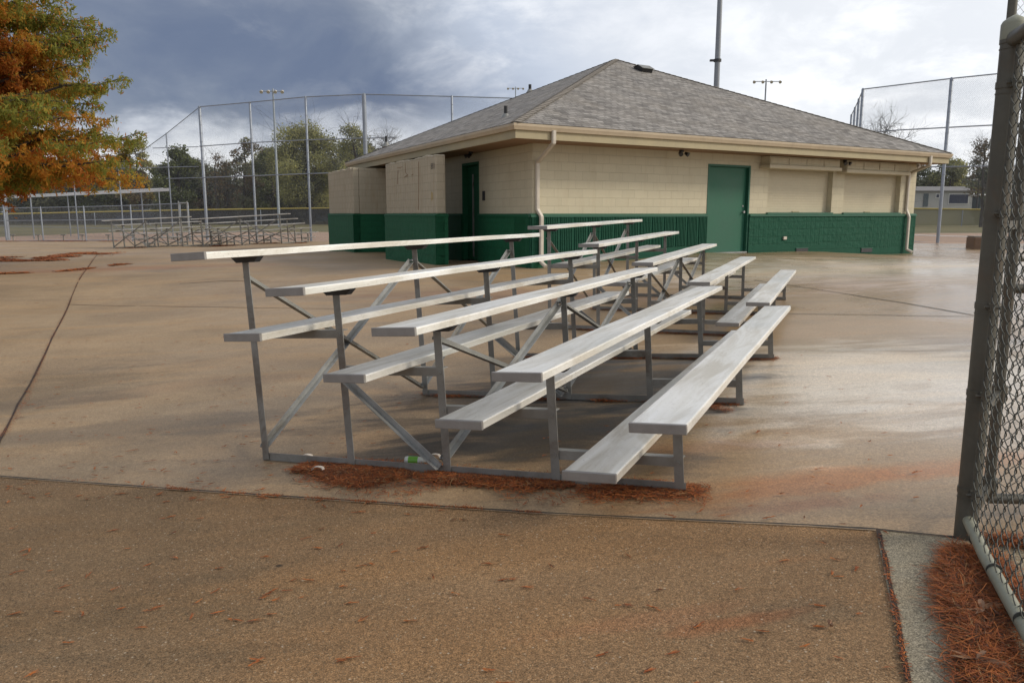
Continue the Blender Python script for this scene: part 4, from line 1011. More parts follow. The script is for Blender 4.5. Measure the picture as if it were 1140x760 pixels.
# low brown box
p=gp(1084,277.5); d_=(EDGE[0]-EDGE[1]).normalized(); FMb=frame(Vector((p.x,p.y,h(p.x,p.y))),Vector((.97,-.22,0)))
m=MB(); m.box((0,0,-.05),(1.15,.9,.43),bev=.03); m.v=[tuple(FMb@Vector(q)) for q in m.v]; root=empty('concrete_block',p); tag(root,'low brown block lying by the fence edge at the right','block'); m.build('block_body',simple('brown_block',(.19,.125,.085),.85,scale=5,bump=.4),root,root.matrix_basis.inverted())
m=MB(); m.box((.02,.02,.433),(1.13,.88,.46),bev=.01); m.v=[tuple(FMb@Vector(q)) for q in m.v]; m.build('block_top',simple('grey_block_top',(.22,.20,.17),.9,scale=5,bump=.4),root,root.matrix_basis.inverted())
# ================================================================ near fence at the right edge
MAT['npost']=simple('weathered_grey_green_pipe',(.105,.10,.082),.5,metal=.35,var=.25,scale=7,dirt=(.12,.085,.055),bump=.15)
MAT['nrail']=simple('pale_painted_pipe',(.27,.27,.205),.5,metal=.1,var=.15,scale=9,dirt=(.15,.135,.10),bump=.15)
MAT['nwire']=simple('weathered_wire',(.085,.088,.08),.5,metal=.4,var=.35,scale=25,bump=0)
Pb=gp(1074,600); Pe=gp(1140,722); Pe.z=h(Pe.x,Pe.y); dirF=Vector((Pe.x-Pb.x,Pe.y-Pb.y,0)).normalized()
D0=(Pb-CAM).dot(FW); R0=11.3*D0/F
print('near post',Pb,'dir',dirF,'r',R0)
topz=atY(1130,27,Pb.y).z
NF=empty('chain_link_fence',Pb); tag(NF,'near chain link fence with thick corner post and pale bottom pipe','fence'); I=NF.matrix_basis.inverted()
m=MB(); m.tube([Pb-Vector((0,0,.12)),Vector((Pb.x,Pb.y,topz))],R0,24); po=m.build('post',MAT['npost'],NF,I,smooth=True)
m=MB(); m.tube([Vector((Pb.x,Pb.y,topz-.05+i*.01)) for i in (0,5,6,7,8)],R0,24,radii=[R0*1.08,R0*1.08,R0*.95,R0*.6,R0*.1]); m.build('post_cap',MAT['nrail'],po,None,smooth=True)
for py in (45,95,238,340,437,545):
    z=atY(1100,py,Pb.y).z; m=MB()
    m.tube([Vector((Pb.x,Pb.y,z-.011)),Vector((Pb.x,Pb.y,z+.011))],R0*1.07,24)
    m.tube([Vector((Pb.x,Pb.y,z-.03)),Vector((Pb.x,Pb.y,z-.026))],R0*1.05,24)
    q=Vector((Pb.x,Pb.y,z))+dirF*R0*1.0; m.bar(q,q+dirF*.035,.014,.024); 
    sd=Vector((-dirF.y,dirF.x,0)); m.tube([q+dirF*.024-sd*.022,q+dirF*.024+sd*.022],.006,6)
    m.build('band_clamp',MAT['npost'],po,None,smooth=True)
LN=3.4
def gl_(t_,off=0): 
    x=Pb.x+dirF.x*t_; y=Pb.y+dirF.y*t_; return Vector((x,y,h(x,y)+off))
rb=.0205
m=MB(); m.tube([gl_(R0*.6,.085),gl_(.3,.06),gl_(.8,.055),gl_(2.2,.05),gl_(LN,.05)],rb,16); br_=m.build('bottom_rail',MAT['nrail'],NF,I,smooth=True)
m=MB()
for t_ in (.16,.42,.75,1.2): q=gl_(t_,.065); m.tube([q-dirF*.002,q+dirF*.002],rb*1.12,14); m.tube([q+Vector((0,0,rb)),q+Vector((0,0,rb+.05))],.0016,5)
m.build('tie_wire',MAT['nwire'],br_)
tz=atY(1133,45,Pb.y).z
m=MB(); m.tube([Vector((Pb.x,Pb.y,tz))+dirF*R0*.4]+[Vector((*gl_(t_).xy,tz+.003*t_)) for t_ in (.2,1,LN)],.024,16,radii=[.028,.022,.022,.022]); m.build('top_rail',MAT['npost'],NF,I,smooth=True)
e=gl_(LN); m=MB(); m.tube([e-Vector((0,0,.1)),Vector((e.x,e.y,tz+.05))],R0*.8,16); m.build('post',MAT['npost'],NF,I,smooth=True)
def chainlink(name,org,dx,L,z0,z1,mat,parent,pitch=.052,r=.0019,seed=0,groundfn=None,nk=5):
    """woven wires: each wire zigzags, hooks round its neighbours"""
    hw=pitch/2*1.414/2; hp=pitch*1.414  # half width of one zigzag, vertical pitch of a full diamond
    nrm=Vector((-dx.y,dx.x,0)); nW=int(L/(2*hw)); V=[];Q=[]; rr=random.Random(seed)
    sect=4
    for w in range(nW):
        x0=(w+.5)*2*hw; base=(groundfn(x0) if groundfn else z0); n=int((z1-base)/(hp/2)); pts=[]
        wob=rr.uniform(-.002,.002)
        for j in range(n+1):
            for q in range(nk if j<n else 1):
                f=q/nk; ph=(j+f)
                tri=1-2*abs(((ph+w*0)%2)-1); tri=tri if True else tri
                sm=math.copysign(abs(tri)**.85,tri)*1.16
                x=x0+hw*sm*(1 if w%2==0 else -1)
                zz=base+ph*hp/2
                o_=math.cos(ph*math.pi)*.0
                side=.0055*math.sin(ph*math.pi)*(1 if w%2==0 else -1)
                pts.append(org+dx*(x+wob)+nrm*side+Vector((0,0,zz-0)))
        P=np.array([p[:] for p in pts]); T=np.gradient(P,axis=0); T/=np.linalg.norm(T,axis=1)[:,None]
        N1=np.cross(T,np.array(nrm[:])); N1/=np.linalg.norm(N1,axis=1)[:,None]; N2=np.cross(T,N1)
        b=len(V)*0+sum(len(v) for v in V)
        ang=np.arange(sect)*2*np.pi/sect
        ring=P[:,None,:]+r*(np.cos(ang)[None,:,None]*N1[:,None,:]+np.sin(ang)[None,:,None]*N2[:,None,:])
        V.append(ring.reshape(-1,3)); m_=len(P); i=np.arange(m_-1)[:,None]*sect; k=np.arange(sect)[None,:]
        Q.append(np.stack([b+i+k,b+i+(k+1)%sect,b+i+sect+(k+1)%sect,b+i+sect+k],-1).reshape(-1,4))
    return np_mesh(name,np.concatenate(V),np.concatenate(Q),mat,parent=parent,basis=parent.matrix_basis.inverted(),smooth=True)
org=Vector((Pb.x,Pb.y,0))+dirF*(R0+.028)
chainlink('fence_mesh',org,dirF,LN-.12,0,tz+.01,MAT['nwire'],NF,groundfn=lambda x:gl_(x+R0).z+.035,seed=1)
m=MB(); q=org+dirF*.0; m.bar(Vector((q.x,q.y,h(q.x,q.y)+.12)),Vector((q.x,q.y,tz-.02)),.004,.016,(dirF.x,dirF.y,0)); m.build('tension_bar',MAT['npost'],NF,I)
# open gate leaf behind it
Gb=atY(1096,591,Pb.y+.22); dg=Vector((.985,-.06,0)).normalized()
GT=empty('pipe_gate',(Gb.x,Gb.y,h(Gb.x,Gb.y))); tag(GT,'chain link gate leaf seen through the near fence mesh, dark pipe frame','gate'); I=GT.matrix_basis.inverted()
gb=h(Gb.x,Gb.y)+.07; gt=tz-.02; WG=1.25
def gq(t_,z): return Vector((Gb.x+dg.x*t_,Gb.y+dg.y*t_,z))
m=MB(); rg=.020
m.tube([gq(0,gb),gq(0,gt)],rg,12); m.tube([gq(WG,gb+.0),gq(WG,gt)],rg,12); m.tube([gq(0,gb),gq(WG,gb)],rg,12); m.tube([gq(0,gt),gq(WG,gt)],rg,12); m.tube([gq(0,(gb+gt)/2),gq(WG,(gb+gt)/2)],rg*.9,12); m.build('gate_frame',MAT['npost'],GT,I,smooth=True)
chainlink('gate_mesh',gq(.03,0),dg,WG-.06,gb,gt,MAT['nwire'],GT,seed=2)
for py in (437,540,250):
    z=atY(1104,py,Gb.y).z; m=MB(); m.tube([gq(0,z-.03),gq(0,z+.03)],rg*1.5,12); m.bar(gq(0,z),Vector((Pb.x,Pb.y,z))+Vector((R0,0,0)),.02,.03); m.build('hinge',MAT['npost'],GT,I)
# taller pole with mesh beyond
tp=atY(1127.5,2,7.0); root=empty('tall_fence',(tp.x,tp.y,h(tp.x,tp.y))); tag(root,'taller fence pole and mesh rising just behind the thick near post','fence'); I=root.matrix_basis.inverted()
bz=root.location.z; dz_=Vector((.93,.12,0)).normalized()
for i in range(2):
    q=Vector((tp.x,tp.y,0))+dz_*(i*3.0); m=MB(); m.tube([Vector((q.x,q.y,h(q.x,q.y)-.1)),Vector((q.x,q.y,4.6))],.037,14); m.build('post',MAT['npost'],root,I,smooth=True)
for z in (1.25-.4,4.5):
    m=MB(); a=Vector((tp.x,tp.y,z)); m.tube([a,a+dz_*3],.022,10); m.build('rail',MAT['npost'],root,I,smooth=True)
q0=Vector((tp.x,tp.y,bz+.05)); q1=q0+dz_*3; quad_uv('fence_mesh',[(q0,q1,4.5,4.5)],MAT['link'],root)
# ================================================================ far buildings and vehicles
MAT['siding']=simple('pale_siding',(.40,.40,.38),.7,var=.06,scale=.8,bump=.05)
MAT['groof']=simple('grey_metal_roof',(.20,.19,.185),.6,var=.1,scale=.8)
MAT['navy']=simple('navy_glass',(.012,.02,.05),.15,var=.1,bump=0)
MAT['dkdoor']=simple('grey_green_door',(.075,.10,.11),.5)
MAT['brownf']=simple('skirting',(.55,.54,.52),.8,var=.1,scale=.5)
def house(name,label,px0,px1,pyw,pyr,Y,depth,wallm,roofm,wins=(),doors=(),base=None,gable=True,cat='house'):
    a=atY(px0,238,Y);b=atY(px1,238,Y); zw=zat(pyw,Y); zr=zat(pyr,Y); z0=h((a.x+b.x)/2,Y)-.2
    root=empty(name,(a.x,Y,z0)); tag(root,label,cat); L=b.x-a.x
    m=MB(); m.box((0,0,0),(L,depth,zw-z0)); m.build('wall',wallm,root)
    m=MB(); e=.35; H=zw-z0; Hr=zr-z0
    m.prism([(-e,H-.02),(depth/2,Hr),(depth+e,H-.02),(depth+e,H-.16),(-e,H-.16)],-e,L+e,lambda y,z,d:(d,y,z)); m.build('roof',roofm,root)
    for (p0,p1,y0,y1) in wins:
        x0=atY(p0,238,Y).x-a.x;x1=atY(p1,238,Y).x-a.x; zz0=zat(y1,Y)-z0;zz1=zat(y0,Y)-z0
        m=MB(); m.box((x0-.08,-.07,zz0-.08),(x1+.08,-.002,zz1+.08)); w=m.build('window',MAT['white'],root); m=MB(); m.box((x0,-.09,zz0),(x1,-.071,zz1)); m.build('pane',MAT['navy'],w)
    for (p0,p1,y0,y1) in doors:
        x0=atY(p0,238,Y).x-a.x;x1=atY(p1,238,Y).x-a.x; zz1=zat(y0,Y)-z0
        m=MB(); m.box((x0,-.06,zat(y1,Y)-z0),(x1,-.002,zz1)); m.build('door',MAT['dkdoor'],root)
    return root
tr_=house('mobile_home','long pale mobile home with grey roof and a big navy window',985,1081,212,207,118,5,MAT['siding'],MAT['groof'],
   wins=[(1055,1076,216.5,226.5),(1040.5,1043.5,216.5,220)],doors=[(1026.5,1032,215.5,230)])
m=MB(); m.box((0,-.5,0),(13,-.1,1.2)); m.build('skirting',MAT['brownf'],tr_)
m=MB()
for i in range(14): m.box((3+i*.35,-1.5,1.0),(3.05+i*.35,-1.45,2.1))
m.box((3,-1.5,2.1),(7.7,-1.44,2.16)); m.build('porch_railing',MAT['brownf'],tr_)
house('shed','low shed with a pale roof beyond the yard lamp at the right',1090,1140,217,214.5,122,6,MAT['dkdoor'],MAT['whiteroof'],cat='shed')
house('house','low house with a dull red roof among the left trees',226,262,222,212,150,9,simple('tan_wall',(.20,.17,.14),.8),simple('red_roof',(.20,.075,.065),.8),wins=[(240,244,225,229)])
house('house','pale grey house with bright windows behind the left backstop',264,294,219,214,146,8,simple('grey_wall',(.34,.35,.33),.8),MAT['whiteroof'],wins=[(268,273,221,228),(279,285,221,228)])
house('house','blue grey building behind the trees beside the block screen wall',352,372,212,207,150,8,simple('blue_wall',(.13,.21,.24),.8),MAT['groof'],wins=[(355,359,215,220)])
house('house','white walled house partly hidden behind the orange tree and dugout',50,88,222,214,150,9,simple('white_wall',(.42,.42,.42),.8),simple('brown_roof',(.14,.10,.08),.8),wins=[(60,65,224,229),(72,77,224,229)])
def vehicle(name,label,px,Y,cat,body,L=4.6,H=1.5,truck=False,rot=0):
    p=atY(px,238,Y); z=h(p.x,p.y); root=empty(name,mat=Matrix.Translation((p.x,p.y,z))@Matrix.Rotation(R(rot),4,'Z')); tag(root,label,cat)
    hl=L/2
    prof=[(-hl,.35),(-hl,.85),(-hl+.15,.95),(-hl*.45,1.0),(-hl*.2,H),(hl*.45,H),(hl*.62,1.02),(hl*.97,.95),(hl,.8),(hl,.35)] if not truck else [(-hl,.45),(-hl,1.05),(-.2,1.1),(-.1,H),(hl*.5,H),(hl*.68,1.15),(hl*.97,1.05),(hl,.5)]
    m=MB(); m.prism(prof,-.85,.85,lambda x,z,d:(x,d,z)); m.build('body',body,root)
    m=MB(); a,b=((-.15*hl,.5*hl) if not truck else (0,hl*.5)); m.prism([(a,1.05 if truck else 1.0),(a+.05,H-.08),(b-.1,H-.08),(b+.15,1.05 if truck else 1.0)],-.865,.865,lambda x,z,d:(x,d,z)); m.build('window',MAT['navy'],root)
    for x in (-hl*.62,hl*.62):
        for y in (-.86,.66):
            m=MB(); m.tube([(x,y,.36),(x,y+.2,.36)],.36,14); w=m.build('wheel',MAT['black'],root); m=MB(); m.tube([(x,y-.01,.36),(x,y+.21,.36)],.2,10); m.build('rim',MAT['galvl'],w)
    return root
vehicle('pickup_truck','blue pickup truck parked beyond the fence under the dugout roof',153,112,'truck',simple('blue_paint',(.05,.11,.24),.25,bump=0),5.4,1.95,True)
vehicle('parked_car','small white car parked to the right of the blue pickup',171,113,'car',simple('white_paint',(.75,.76,.76),.25,bump=0),4.2,1.5)
# ================================================================ trees
def leafmat(name,cols,rough=.7,tr=.25):
    t=NT(name); oi=t.n('ShaderNodeNewGeometry'); 
    c=t.ramp(oi.outputs['Random Per Island'],[(i/(len(cols)-1),c) for i,c in enumerate(cols)])
    t.col(c); t.rough(rough); t.b.inputs['Specular IOR Level'].default_value=.25
    tl=t.n('ShaderNodeBsdfTranslucent'); t.l(c,tl.inputs[0]); mx=t.n('ShaderNodeMixShader'); mx.inputs[0].default_value=tr; t.l(t.b.outputs[0],mx.inputs[1]); t.l(tl.outputs[0],mx.inputs[2]); t.l(mx.outputs[0],t.out.inputs[0]); return t.m
MAT['bark']=simple('bark',(.055,.043,.034),.95,var=.3,scale=4,bump=.6)
MAT['barkg']=simple('grey_bark',(.10,.09,.08),.95,var=.3,scale=4,bump=.3)
def leaves(name,C,N,size,asp,mats,mi,parent,seed,droop=0.):
    """C (n,3) centres ; random quads"""
    r=np.random.RandomState(seed); n=len(C); d=r.normal(0,1,(n,3)); d[:,2]-=droop; d/=np.linalg.norm(d,axis=1)[:,None]
    e=np.cross(d,r.normal(0,1,(n,3))); e/=np.linalg.norm(e,axis=1)[:,None]; s=size*r.uniform(.5,1.5,n)[:,None]
    a=d*s; b=e*s*asp; V=np.stack([C-a*.5,C+b*.5-a*.05,C+a*.5,C-b*.5-a*.05],1).reshape(-1,3); Q=np.arange(n*4).reshape(-1,4)
    return np_mesh(name,V,Q,mats,mi=mi,parent=parent)
def limb(m,a,b,r0,r1,bend,seg=5,n=6,rr=rnd):
    a=Vector(a);b=Vector(b); P=[]; o=Vector((rr.uniform(-1,1),rr.uniform(-1,1),rr.uniform(-.3,1)))*bend
    for k in range(seg+1):
        f=k/seg; P.append(a.lerp(b,f)+o*math.sin(f*math.pi)*(b-a).length+Vector((rr.uniform(-1,1),rr.uniform(-1,1),rr.uniform(-1,1)))*(.02*(b-a).length if 0<k<seg else 0))
    m.tube(P,r0,n,radii=[r0+(r1-r0)*k/seg for k in range(seg+1)],cap=False); return P
def tree(label,px,pyt,wpx,Y,mats,dens=1.0,leaf=.32,base_f=.18,seed=0,group='trees beyond the ball fields',bare=.0,shape=1.0,cat='tree',name='tree'):
    rr=random.Random(seed); r=np.random.RandomState(seed)
    t_=atY(px,pyt,Y); z=h(t_.x,t_.y); H=t_.z-z; W=wpx/F*Y/2; root=empty(name,(t_.x,t_.y,z)); tag(root,label,cat,group)
    m=MB(); lean=Vector((rr.uniform(-.05,.05)*H,0,0)); tr=H*.020+.06
    limb(m,(0,0,-.2),Vector((0,0,H*.85))+lean,tr,tr*.25,.02,8,8,rr)
    nb=int(32*max(.8,min(1.6,W/4.5))); blobs=[]
    for i in range(nb):
        f=base_f+(1-base_f)*((i+.5)/nb)**.9; a=rr.uniform(0,2*math.pi)
        prof=math.sin(min(1,(f-base_f)/(1-base_f)*.86+.14)*math.pi)**.55*shape
        rad=W*prof*rr.uniform(.35,.95); c=Vector((rad*math.cos(a),rad*math.sin(a),H*(f*.93)))+lean*f
        bs=W*rr.uniform(.18,.36); blobs.append((c,bs))
        s=Vector((0,0,max(.1*H,c.z-rad*rr.uniform(.5,.9))))
        P=limb(m,s,c,tr*.35*(1.15-f),tr*.06,.08,4,5,rr)
        for q in range(3+int(5*bare)):
            e=c+Vector((rr.gauss(0,1),rr.gauss(0,1),rr.gauss(.3,1)))*bs*1.1; P2=limb(m,P[rr.randint(2,4)],e,tr*.08,tr*.02,.12,3,3,rr)
            if bare>0:
                for q2 in range(int(7*bare)):
                    e2=e+Vector((rr.gauss(0,1),rr.gauss(0,1),rr.gauss(.3,1)))*bs*.6; limb(m,P2[rr.randint(1,3)],e2,tr*.04,tr*.012,.15,2,3,rr)
    m.build('trunk',MAT['barkg'] if bare>.5 else MAT['bark'],root,recalc=False)
    if dens>0:
        C=[];MI=[]
        for c,bs in blobs:
            n=int(620*dens*(bs/(leaf*4.5))**2)+12; d=r.normal(0,1,(n,3)); d/=np.linalg.norm(d,axis=1)[:,None]; rad=bs*r.uniform(.25,1.0,n)**.6
            # break each clump into twigs
            k=r.normal(0,.18*bs,(max(3,n//14),3)); d=d*rad[:,None]*np.array([1.1,1.1,.75])+k[r.randint(0,len(k),n)]
            C.append(d+np.array(c[:])); MI+=list(np.where(r.rand(n)<.75,rr.randint(0,len(mats)-1),r.randint(0,len(mats),n)))
        leaves('crown',np.concatenate(C),0,leaf,.62,mats,MI,root,seed)
    return root
G1=leafmat('leaf_green',[(.10,.12,.04),(.14,.16,.05),(.09,.10,.04)]); G2=leafmat('leaf_dark',[(.125,.14,.085),(.165,.175,.11),(.13,.13,.10)]); G3=leafmat('leaf_yellowgreen',[(.36,.36,.15),(.44,.41,.16),(.30,.31,.14)],tr=.45)
G4=leafmat('leaf_brown',[(.16,.11,.06),(.20,.14,.07),(.12,.09,.06)]); G5=leafmat('leaf_olive',[(.20,.205,.12),(.24,.24,.14),(.17,.17,.11)]); G6=leafmat('leaf_yellow',[(.28,.21,.05),(.22,.15,.04)])
for i,a in enumerate([
 ('yellowing tree just right of the orange cypress',152,152,42,118,[G6,G3,G4],1.1,.30,.2),
 ('dense dark green tree with a rounded top left of the tallest left post',196,163,62,112,[G2,G1],1.3,.33,.12),
 ('olive tree low behind the dugout roof',110,186,70,125,[G5,G2,G1],1.1,.33,.1),
 ('grey green tree mass behind the orange crown',40,180,90,130,[G5,G2],1.1,.35,.1),
 ('thin brown tree between the first and second backstop posts',248,176,38,120,[G4,G5],.5,.28,.2),
 ('dark ivy covered tree with a ragged top beside the second backstop post',268,150,44,112,[G4,G5],.6,.27,.25),
 ('green tree between second and third backstop posts',300,160,46,120,[G1,G5],.9,.30,.15),
 ('broad pale green tree crowning the group behind the backstop',342,139,92,108,[G3,G3,G5],.7,.24,.22,1),
 ('open pale green tree left of the roof end',396,134,58,104,[G3,G3,G5],.5,.22,.25,1),
 ('low olive tree behind the screen walls',372,176,60,116,[G5,G2],1.1,.32,.1),
 ('scrubby dark tree behind the pale house',282,192,50,128,[G2,G5],1.0,.3,.05),
 ('scrubby dark tree behind the red roofed house',232,190,52,128,[G2,G4],1.0,.3,.05),
 ('olive grey tree low between the cypress and the yellowing tree',130,176,66,126,[G5,G4],1.1,.33,.05),
 ('wide olive grey tree low behind the tallest left post',216,178,84,130,[G5,G2],1.1,.33,.03),
 ('wide grey green tree low behind the middle backstop posts',318,166,86,127,[G3,G5,G1],1.1,.33,.03),
 ('wide grey green tree low behind the fourth backstop post',402,160,96,130,[G5,G2],1.1,.33,.03),
 ('low tree closing the gap near the roof end',450,172,90,130,[G2,G5],1.0,.33,.03),
 ('green tree rising over the right end of the mobile home',1062,176,60,135,[G1,G5,G3],1.0,.33,.1),
 ('olive tree over the left end of the mobile home',1022,183,60,138,[G5,G1],1.0,.33,.1),
 ('dark tree at the right behind the yard lamp',1104,180,60,140,[G2,G5],1.1,.33,.1),
 ('round tree beyond the near fence mesh',1160,176,80,138,[G1,G2],1.0,.33,.1),
 ('tree hidden mostly by the roof corner',960,190,80,140,[G1,G5],.8,.35,.1),
 ]): tree(a[0],*a[1:5],a[5],a[6],a[7],a[8],seed=100+i,bare=(.45 if len(a)>9 else .12))
tree('bare twiggy tree by the far left end of the roof',430,146,50,96,[G4],.0,.2,.2,seed=201,bare=1.0,name='bare_tree',group='bare trees')
tree('bare twiggy tree showing over the right roof slope',985,131,74,92,[G4],.0,.2,.2,seed=202,bare=1.0,name='bare_tree',group='bare trees')
tree('sparse dark tree between backstop post and near fence post',1102,150,48,84,[G2,G4],.30,.2,.25,seed=203,bare=.6,name='sparse_tree',group='bare trees')
tree('sparse bare tree standing left of the backstop slope',240,168,40,108,[G4],.08,.25,.2,seed=204,bare=.7,name='bare_tree',group='bare trees')
# distant wood closing the horizon
r=np.random.RandomState(9); C=[];MI=[]
for x in np.arange(-190,190,1.1):
    if -12<x<60 and False: continue
    hh=8.2+3.2*mnoise.noise(Vector((x*.05,1,1)))+2.*mnoise.noise(Vector((x*.21,4,1)))
    n=150; C.append(np.stack([x+r.normal(0,1.4,n),168+r.uniform(-3,5,n),(r.uniform(0,1,n)**.8)*hh+h(x,150)],-1)); MI+=list(r.randint(0,3,n))
C=np.concatenate(C); o=leaves('far_wood',C,0,.95,.7,[G2,G5,G2],MI,None,3); tag(o,kind='stuff',label='dark distant wood along the horizon',cat='woodland')
m=MB()
for i in range(240):
    x=rnd.uniform(-150,150); y=rnd.uniform(150,166); z=h(x,y); m.tube([(x,y,z-.2),(x+rnd.uniform(-.6,.6),y,z+rnd.uniform(5,9))],.18,5,radii=[.2,.06],cap=False)
o=m.build('wood_trunks',MAT['barkg'],recalc=False); tag(o,kind='stuff',label='slim grey trunks of the distant wood',cat='woodland')
# low shrubs under the trees, left
C=[];MI=[]
for x in np.arange(-110,-20,.9):
    hh=2.6+1.3*mnoise.noise(Vector((x*.12,7,1))); n=26; C.append(np.stack([x+r.normal(0,1,n),132+r.uniform(-3,5,n),r.uniform(0,1,n)*hh+h(x,130)],-1)); MI+=list(r.randint(0,3,n))
o=leaves('undergrowth',np.concatenate(C),0,.6,.7,[G2,G5,G4],MI,None,4); tag(o,kind='stuff',label='dark undergrowth beneath the left trees',cat='undergrowth')
# ---------------------------------------------------------------- orange cypress
O1_=leafmat('cypress_orange',[(.66,.34,.06),(.58,.28,.05),(.72,.40,.08)],tr=.62); O2_=leafmat('cypress_rust',[(.56,.22,.05),(.48,.18,.045),(.62,.26,.06)],tr=.62); O3_=leafmat('cypress_green',[(.26,.28,.06),(.33,.33,.07),(.20,.22,.05)],tr=.62); O4_=leafmat('cypress_gold',[(.58,.42,.08),(.50,.37,.07)],tr=.62)
YT=21.0; tx=xat(-78,YT); tz0=h(tx,YT); CY=empty('cypress_tree',(tx,YT,tz0)); tag(CY,'large orange and green bald cypress at the left edge','tree')
rr=random.Random(5); m=MB(); HT=13.5
limb(m,(0,0,-.2),(.1,0,HT*.97),.34,.04,.01,10,12,rr)
ENV=[(-3.2,1.2),(-2,2.2),(.4,3.2),(1.6,4.5),(2.4,5.0),(3.2,5.05),(4.2,4.75),(4.8,4.4),(5.3,3.6),(5.8,4.5),(6.3,4.45),(6.9,4.25),(7.3,3.1),(8.3,2.6),(10,2.0),(12,1.2),(13.5,.2)]
def env(z): return float(np.interp(z,[e[0] for e in ENV],[e[1] for e in ENV]))
LC=[];LM=[]; NL=200
for i in range(NL):
    z0=1.8+(HT-2.45)*(i/NL)**1.12; a=rr.uniform(0,2*math.pi) if i%3 else rr.uniform(-1.2,1.2)
    rise=rr.uniform(.02,.30); L=env(z0+.5)*rr.uniform(.82,1.06)
    tip=Vector((L*math.cos(a),L*math.sin(a),z0+rise*L)); st_=Vector((0,0,z0)); P=limb(m,st_,tip,.075*(1.1-z0/HT)+.015,.008,.05,7,5,rr)
    vis=(math.cos(a)>-.35)
    ns=int(L*7.5)
    for q in range(ns):
        f=.18+.82*(q+rr.random())/ns; k=f*7; k0=min(6,int(k)); b=P[k0].lerp(P[k0+1],k-k0)
        sl=(.35+.75*(1-f))*rr.uniform(.6,1.2); aa=a+rr.choice((-1,1))*rr.uniform(.5,1.3); e=b+Vector((math.cos(aa)*sl,math.sin(aa)*sl,rr.uniform(-.55,.38)*sl))
        m.tube([b,b.lerp(e,.55)+Vector((0,0,.03)),e],.008,3,radii=[.010,.006,.003],cap=False)
        n=int((125 if vis else 35)*sl); F_=np.random.RandomState(i*100+q); t=F_.rand(n)**.8
        bb=np.array(b[:]);ee=np.array(e[:]); pos=bb+(ee-bb)*t[:,None]; wid=.13*(1.15-t)[:,None]; pos+=F_.normal(0,1,(n,3))*wid*np.array([1,1,.55]); pos[:,2]-=np.abs(F_.normal(0,.09,n))
        LC.append(pos)
        out=f*L; w=mnoise.noise(Vector((e.x*.55,e.y*.55,e.z*.55+3)))*1.0+ (out/5.0-.62)*1.1+(e.z-3.2)*.10+rr.uniform(-.25,.25)
        c=2 if w>.14 else (3 if w>.0 else (0 if w>-.34 else 1)); c2=F_.choice([0,1,2,3],n,p=[.3,.25,.2,.25]); LM+=list(np.where(F_.rand(n)<.78,c,c2))
m.build('trunk',MAT['bark'],CY,recalc=False)
LC=np.concatenate(LC); print('cypress leaves',len(LC))
leaves('crown',LC,0,.118,.30,[O1_,O2_,O3_,O4_],LM,CY,8,droop=.9)
m=MB(); n=28; vs=[(tx,YT,h(tx,YT)+.05)]
for ring_ in (.6,1.0,1.35):
    for k in range(n): a=2*math.pi*k/n; rr_=ring_*(1+.08*math.sin(3*a)); x=tx+rr_*math.cos(a); y=YT+rr_*math.sin(a); vs.append((x,y,h(x,y)+(.05 if ring_<1.3 else .0)))
fs=[(0,1+k,1+(k+1)%n) for k in range(n)]+[(1+j*n+k,1+(j+1)*n+k,1+(j+1)*n+(k+1)%n,1+j*n+(k+1)%n) for j in range(2) for k in range(n)]
m.add(vs,fs); o=m.build('planting_bed',MAT['clay']); tag(o,kind='structure')
# ================================================================ sky, light, camera
W=bpy.data.worlds.new('World'); SC.world=W; W.use_nodes=True; T=W.node_tree; T.nodes.clear()
def N(t,**k):
    x=T.nodes.new(t)
    for a,b in k.items(): setattr(x,a,b)
    return x
def Lk(a,b): T.links.new(a,b)
def MA(op,a,b=None,clamp=False):
    x=N('ShaderNodeMath',operation=op); x.use_clamp=clamp
    for i,v in ((0,a),(1,b)):
        if v is None: continue
        if isinstance(v,(int,float)): x.inputs[i].default_value=v
        else: Lk(v,x.inputs[i])
    return x.outputs[0]
def MX(f,a,b):
    x=N('ShaderNodeMix',data_type='RGBA')
    for i,v in ((0,f),(6,a),(7,b)):
        if isinstance(v,(int,float)): x.inputs[i].default_value=v
        elif isinstance(v,tuple): x.inputs[i].default_value=(*v[:3],1)
        else: Lk(v,x.inputs[i])
    return x.outputs[2]
def SS(v,a,b):
    x=N('ShaderNodeMapRange',interpolation_type='SMOOTHSTEP'); x.inputs['From Min'].default_value=a; x.inputs['From Max'].default_value=b; Lk(v,x.inputs['Value']); return x.outputs[0]
tc=N('ShaderNodeTexCoord'); sp=N('ShaderNodeSeparateXYZ'); nv=N('ShaderNodeVectorMath',operation='NORMALIZE'); Lk(tc.outputs['Generated'],nv.inputs[0]); Lk(nv.outputs[0],sp.inputs[0])
def NO(vec,scale,det=5,rough=.55,dist=0,sc=(1,1,1),loc=(0,0,0)):
    mp=N('ShaderNodeMapping'); mp.inputs['Scale'].default_value=sc; mp.inputs['Location'].default_value=loc; Lk(vec,mp.inputs[0]); x=N('ShaderNodeTexNoise'); x.inputs['Scale'].default_value=scale; x.inputs['Detail'].default_value=det; x.inputs['Roughness'].default_value=rough; x.inputs['Distortion'].default_value=dist; Lk(mp.outputs[0],x.inputs['Vector']); return x.outputs['Fac']
D_=nv.outputs[0]; X,Y_,Z=sp.outputs
n1=NO(D_,3.2,6,.55,.4,(1,1,2.0)); n2=NO(D_,9,6,.6,.3,(1,1,2.2),(3,1,0)); n3=NO(D_,1.6,4,.5,.3,(1,1,1.6),(7,2,1))
def off(n,k): return MA('MULTIPLY',MA('SUBTRACT',n,.5),k)
Xw=MA('ADD',X,MA('ADD',off(n1,.30),off(n2,.10))); Zw=MA('ADD',Z,MA('ADD',off(n1,.13),off(n2,.09)))
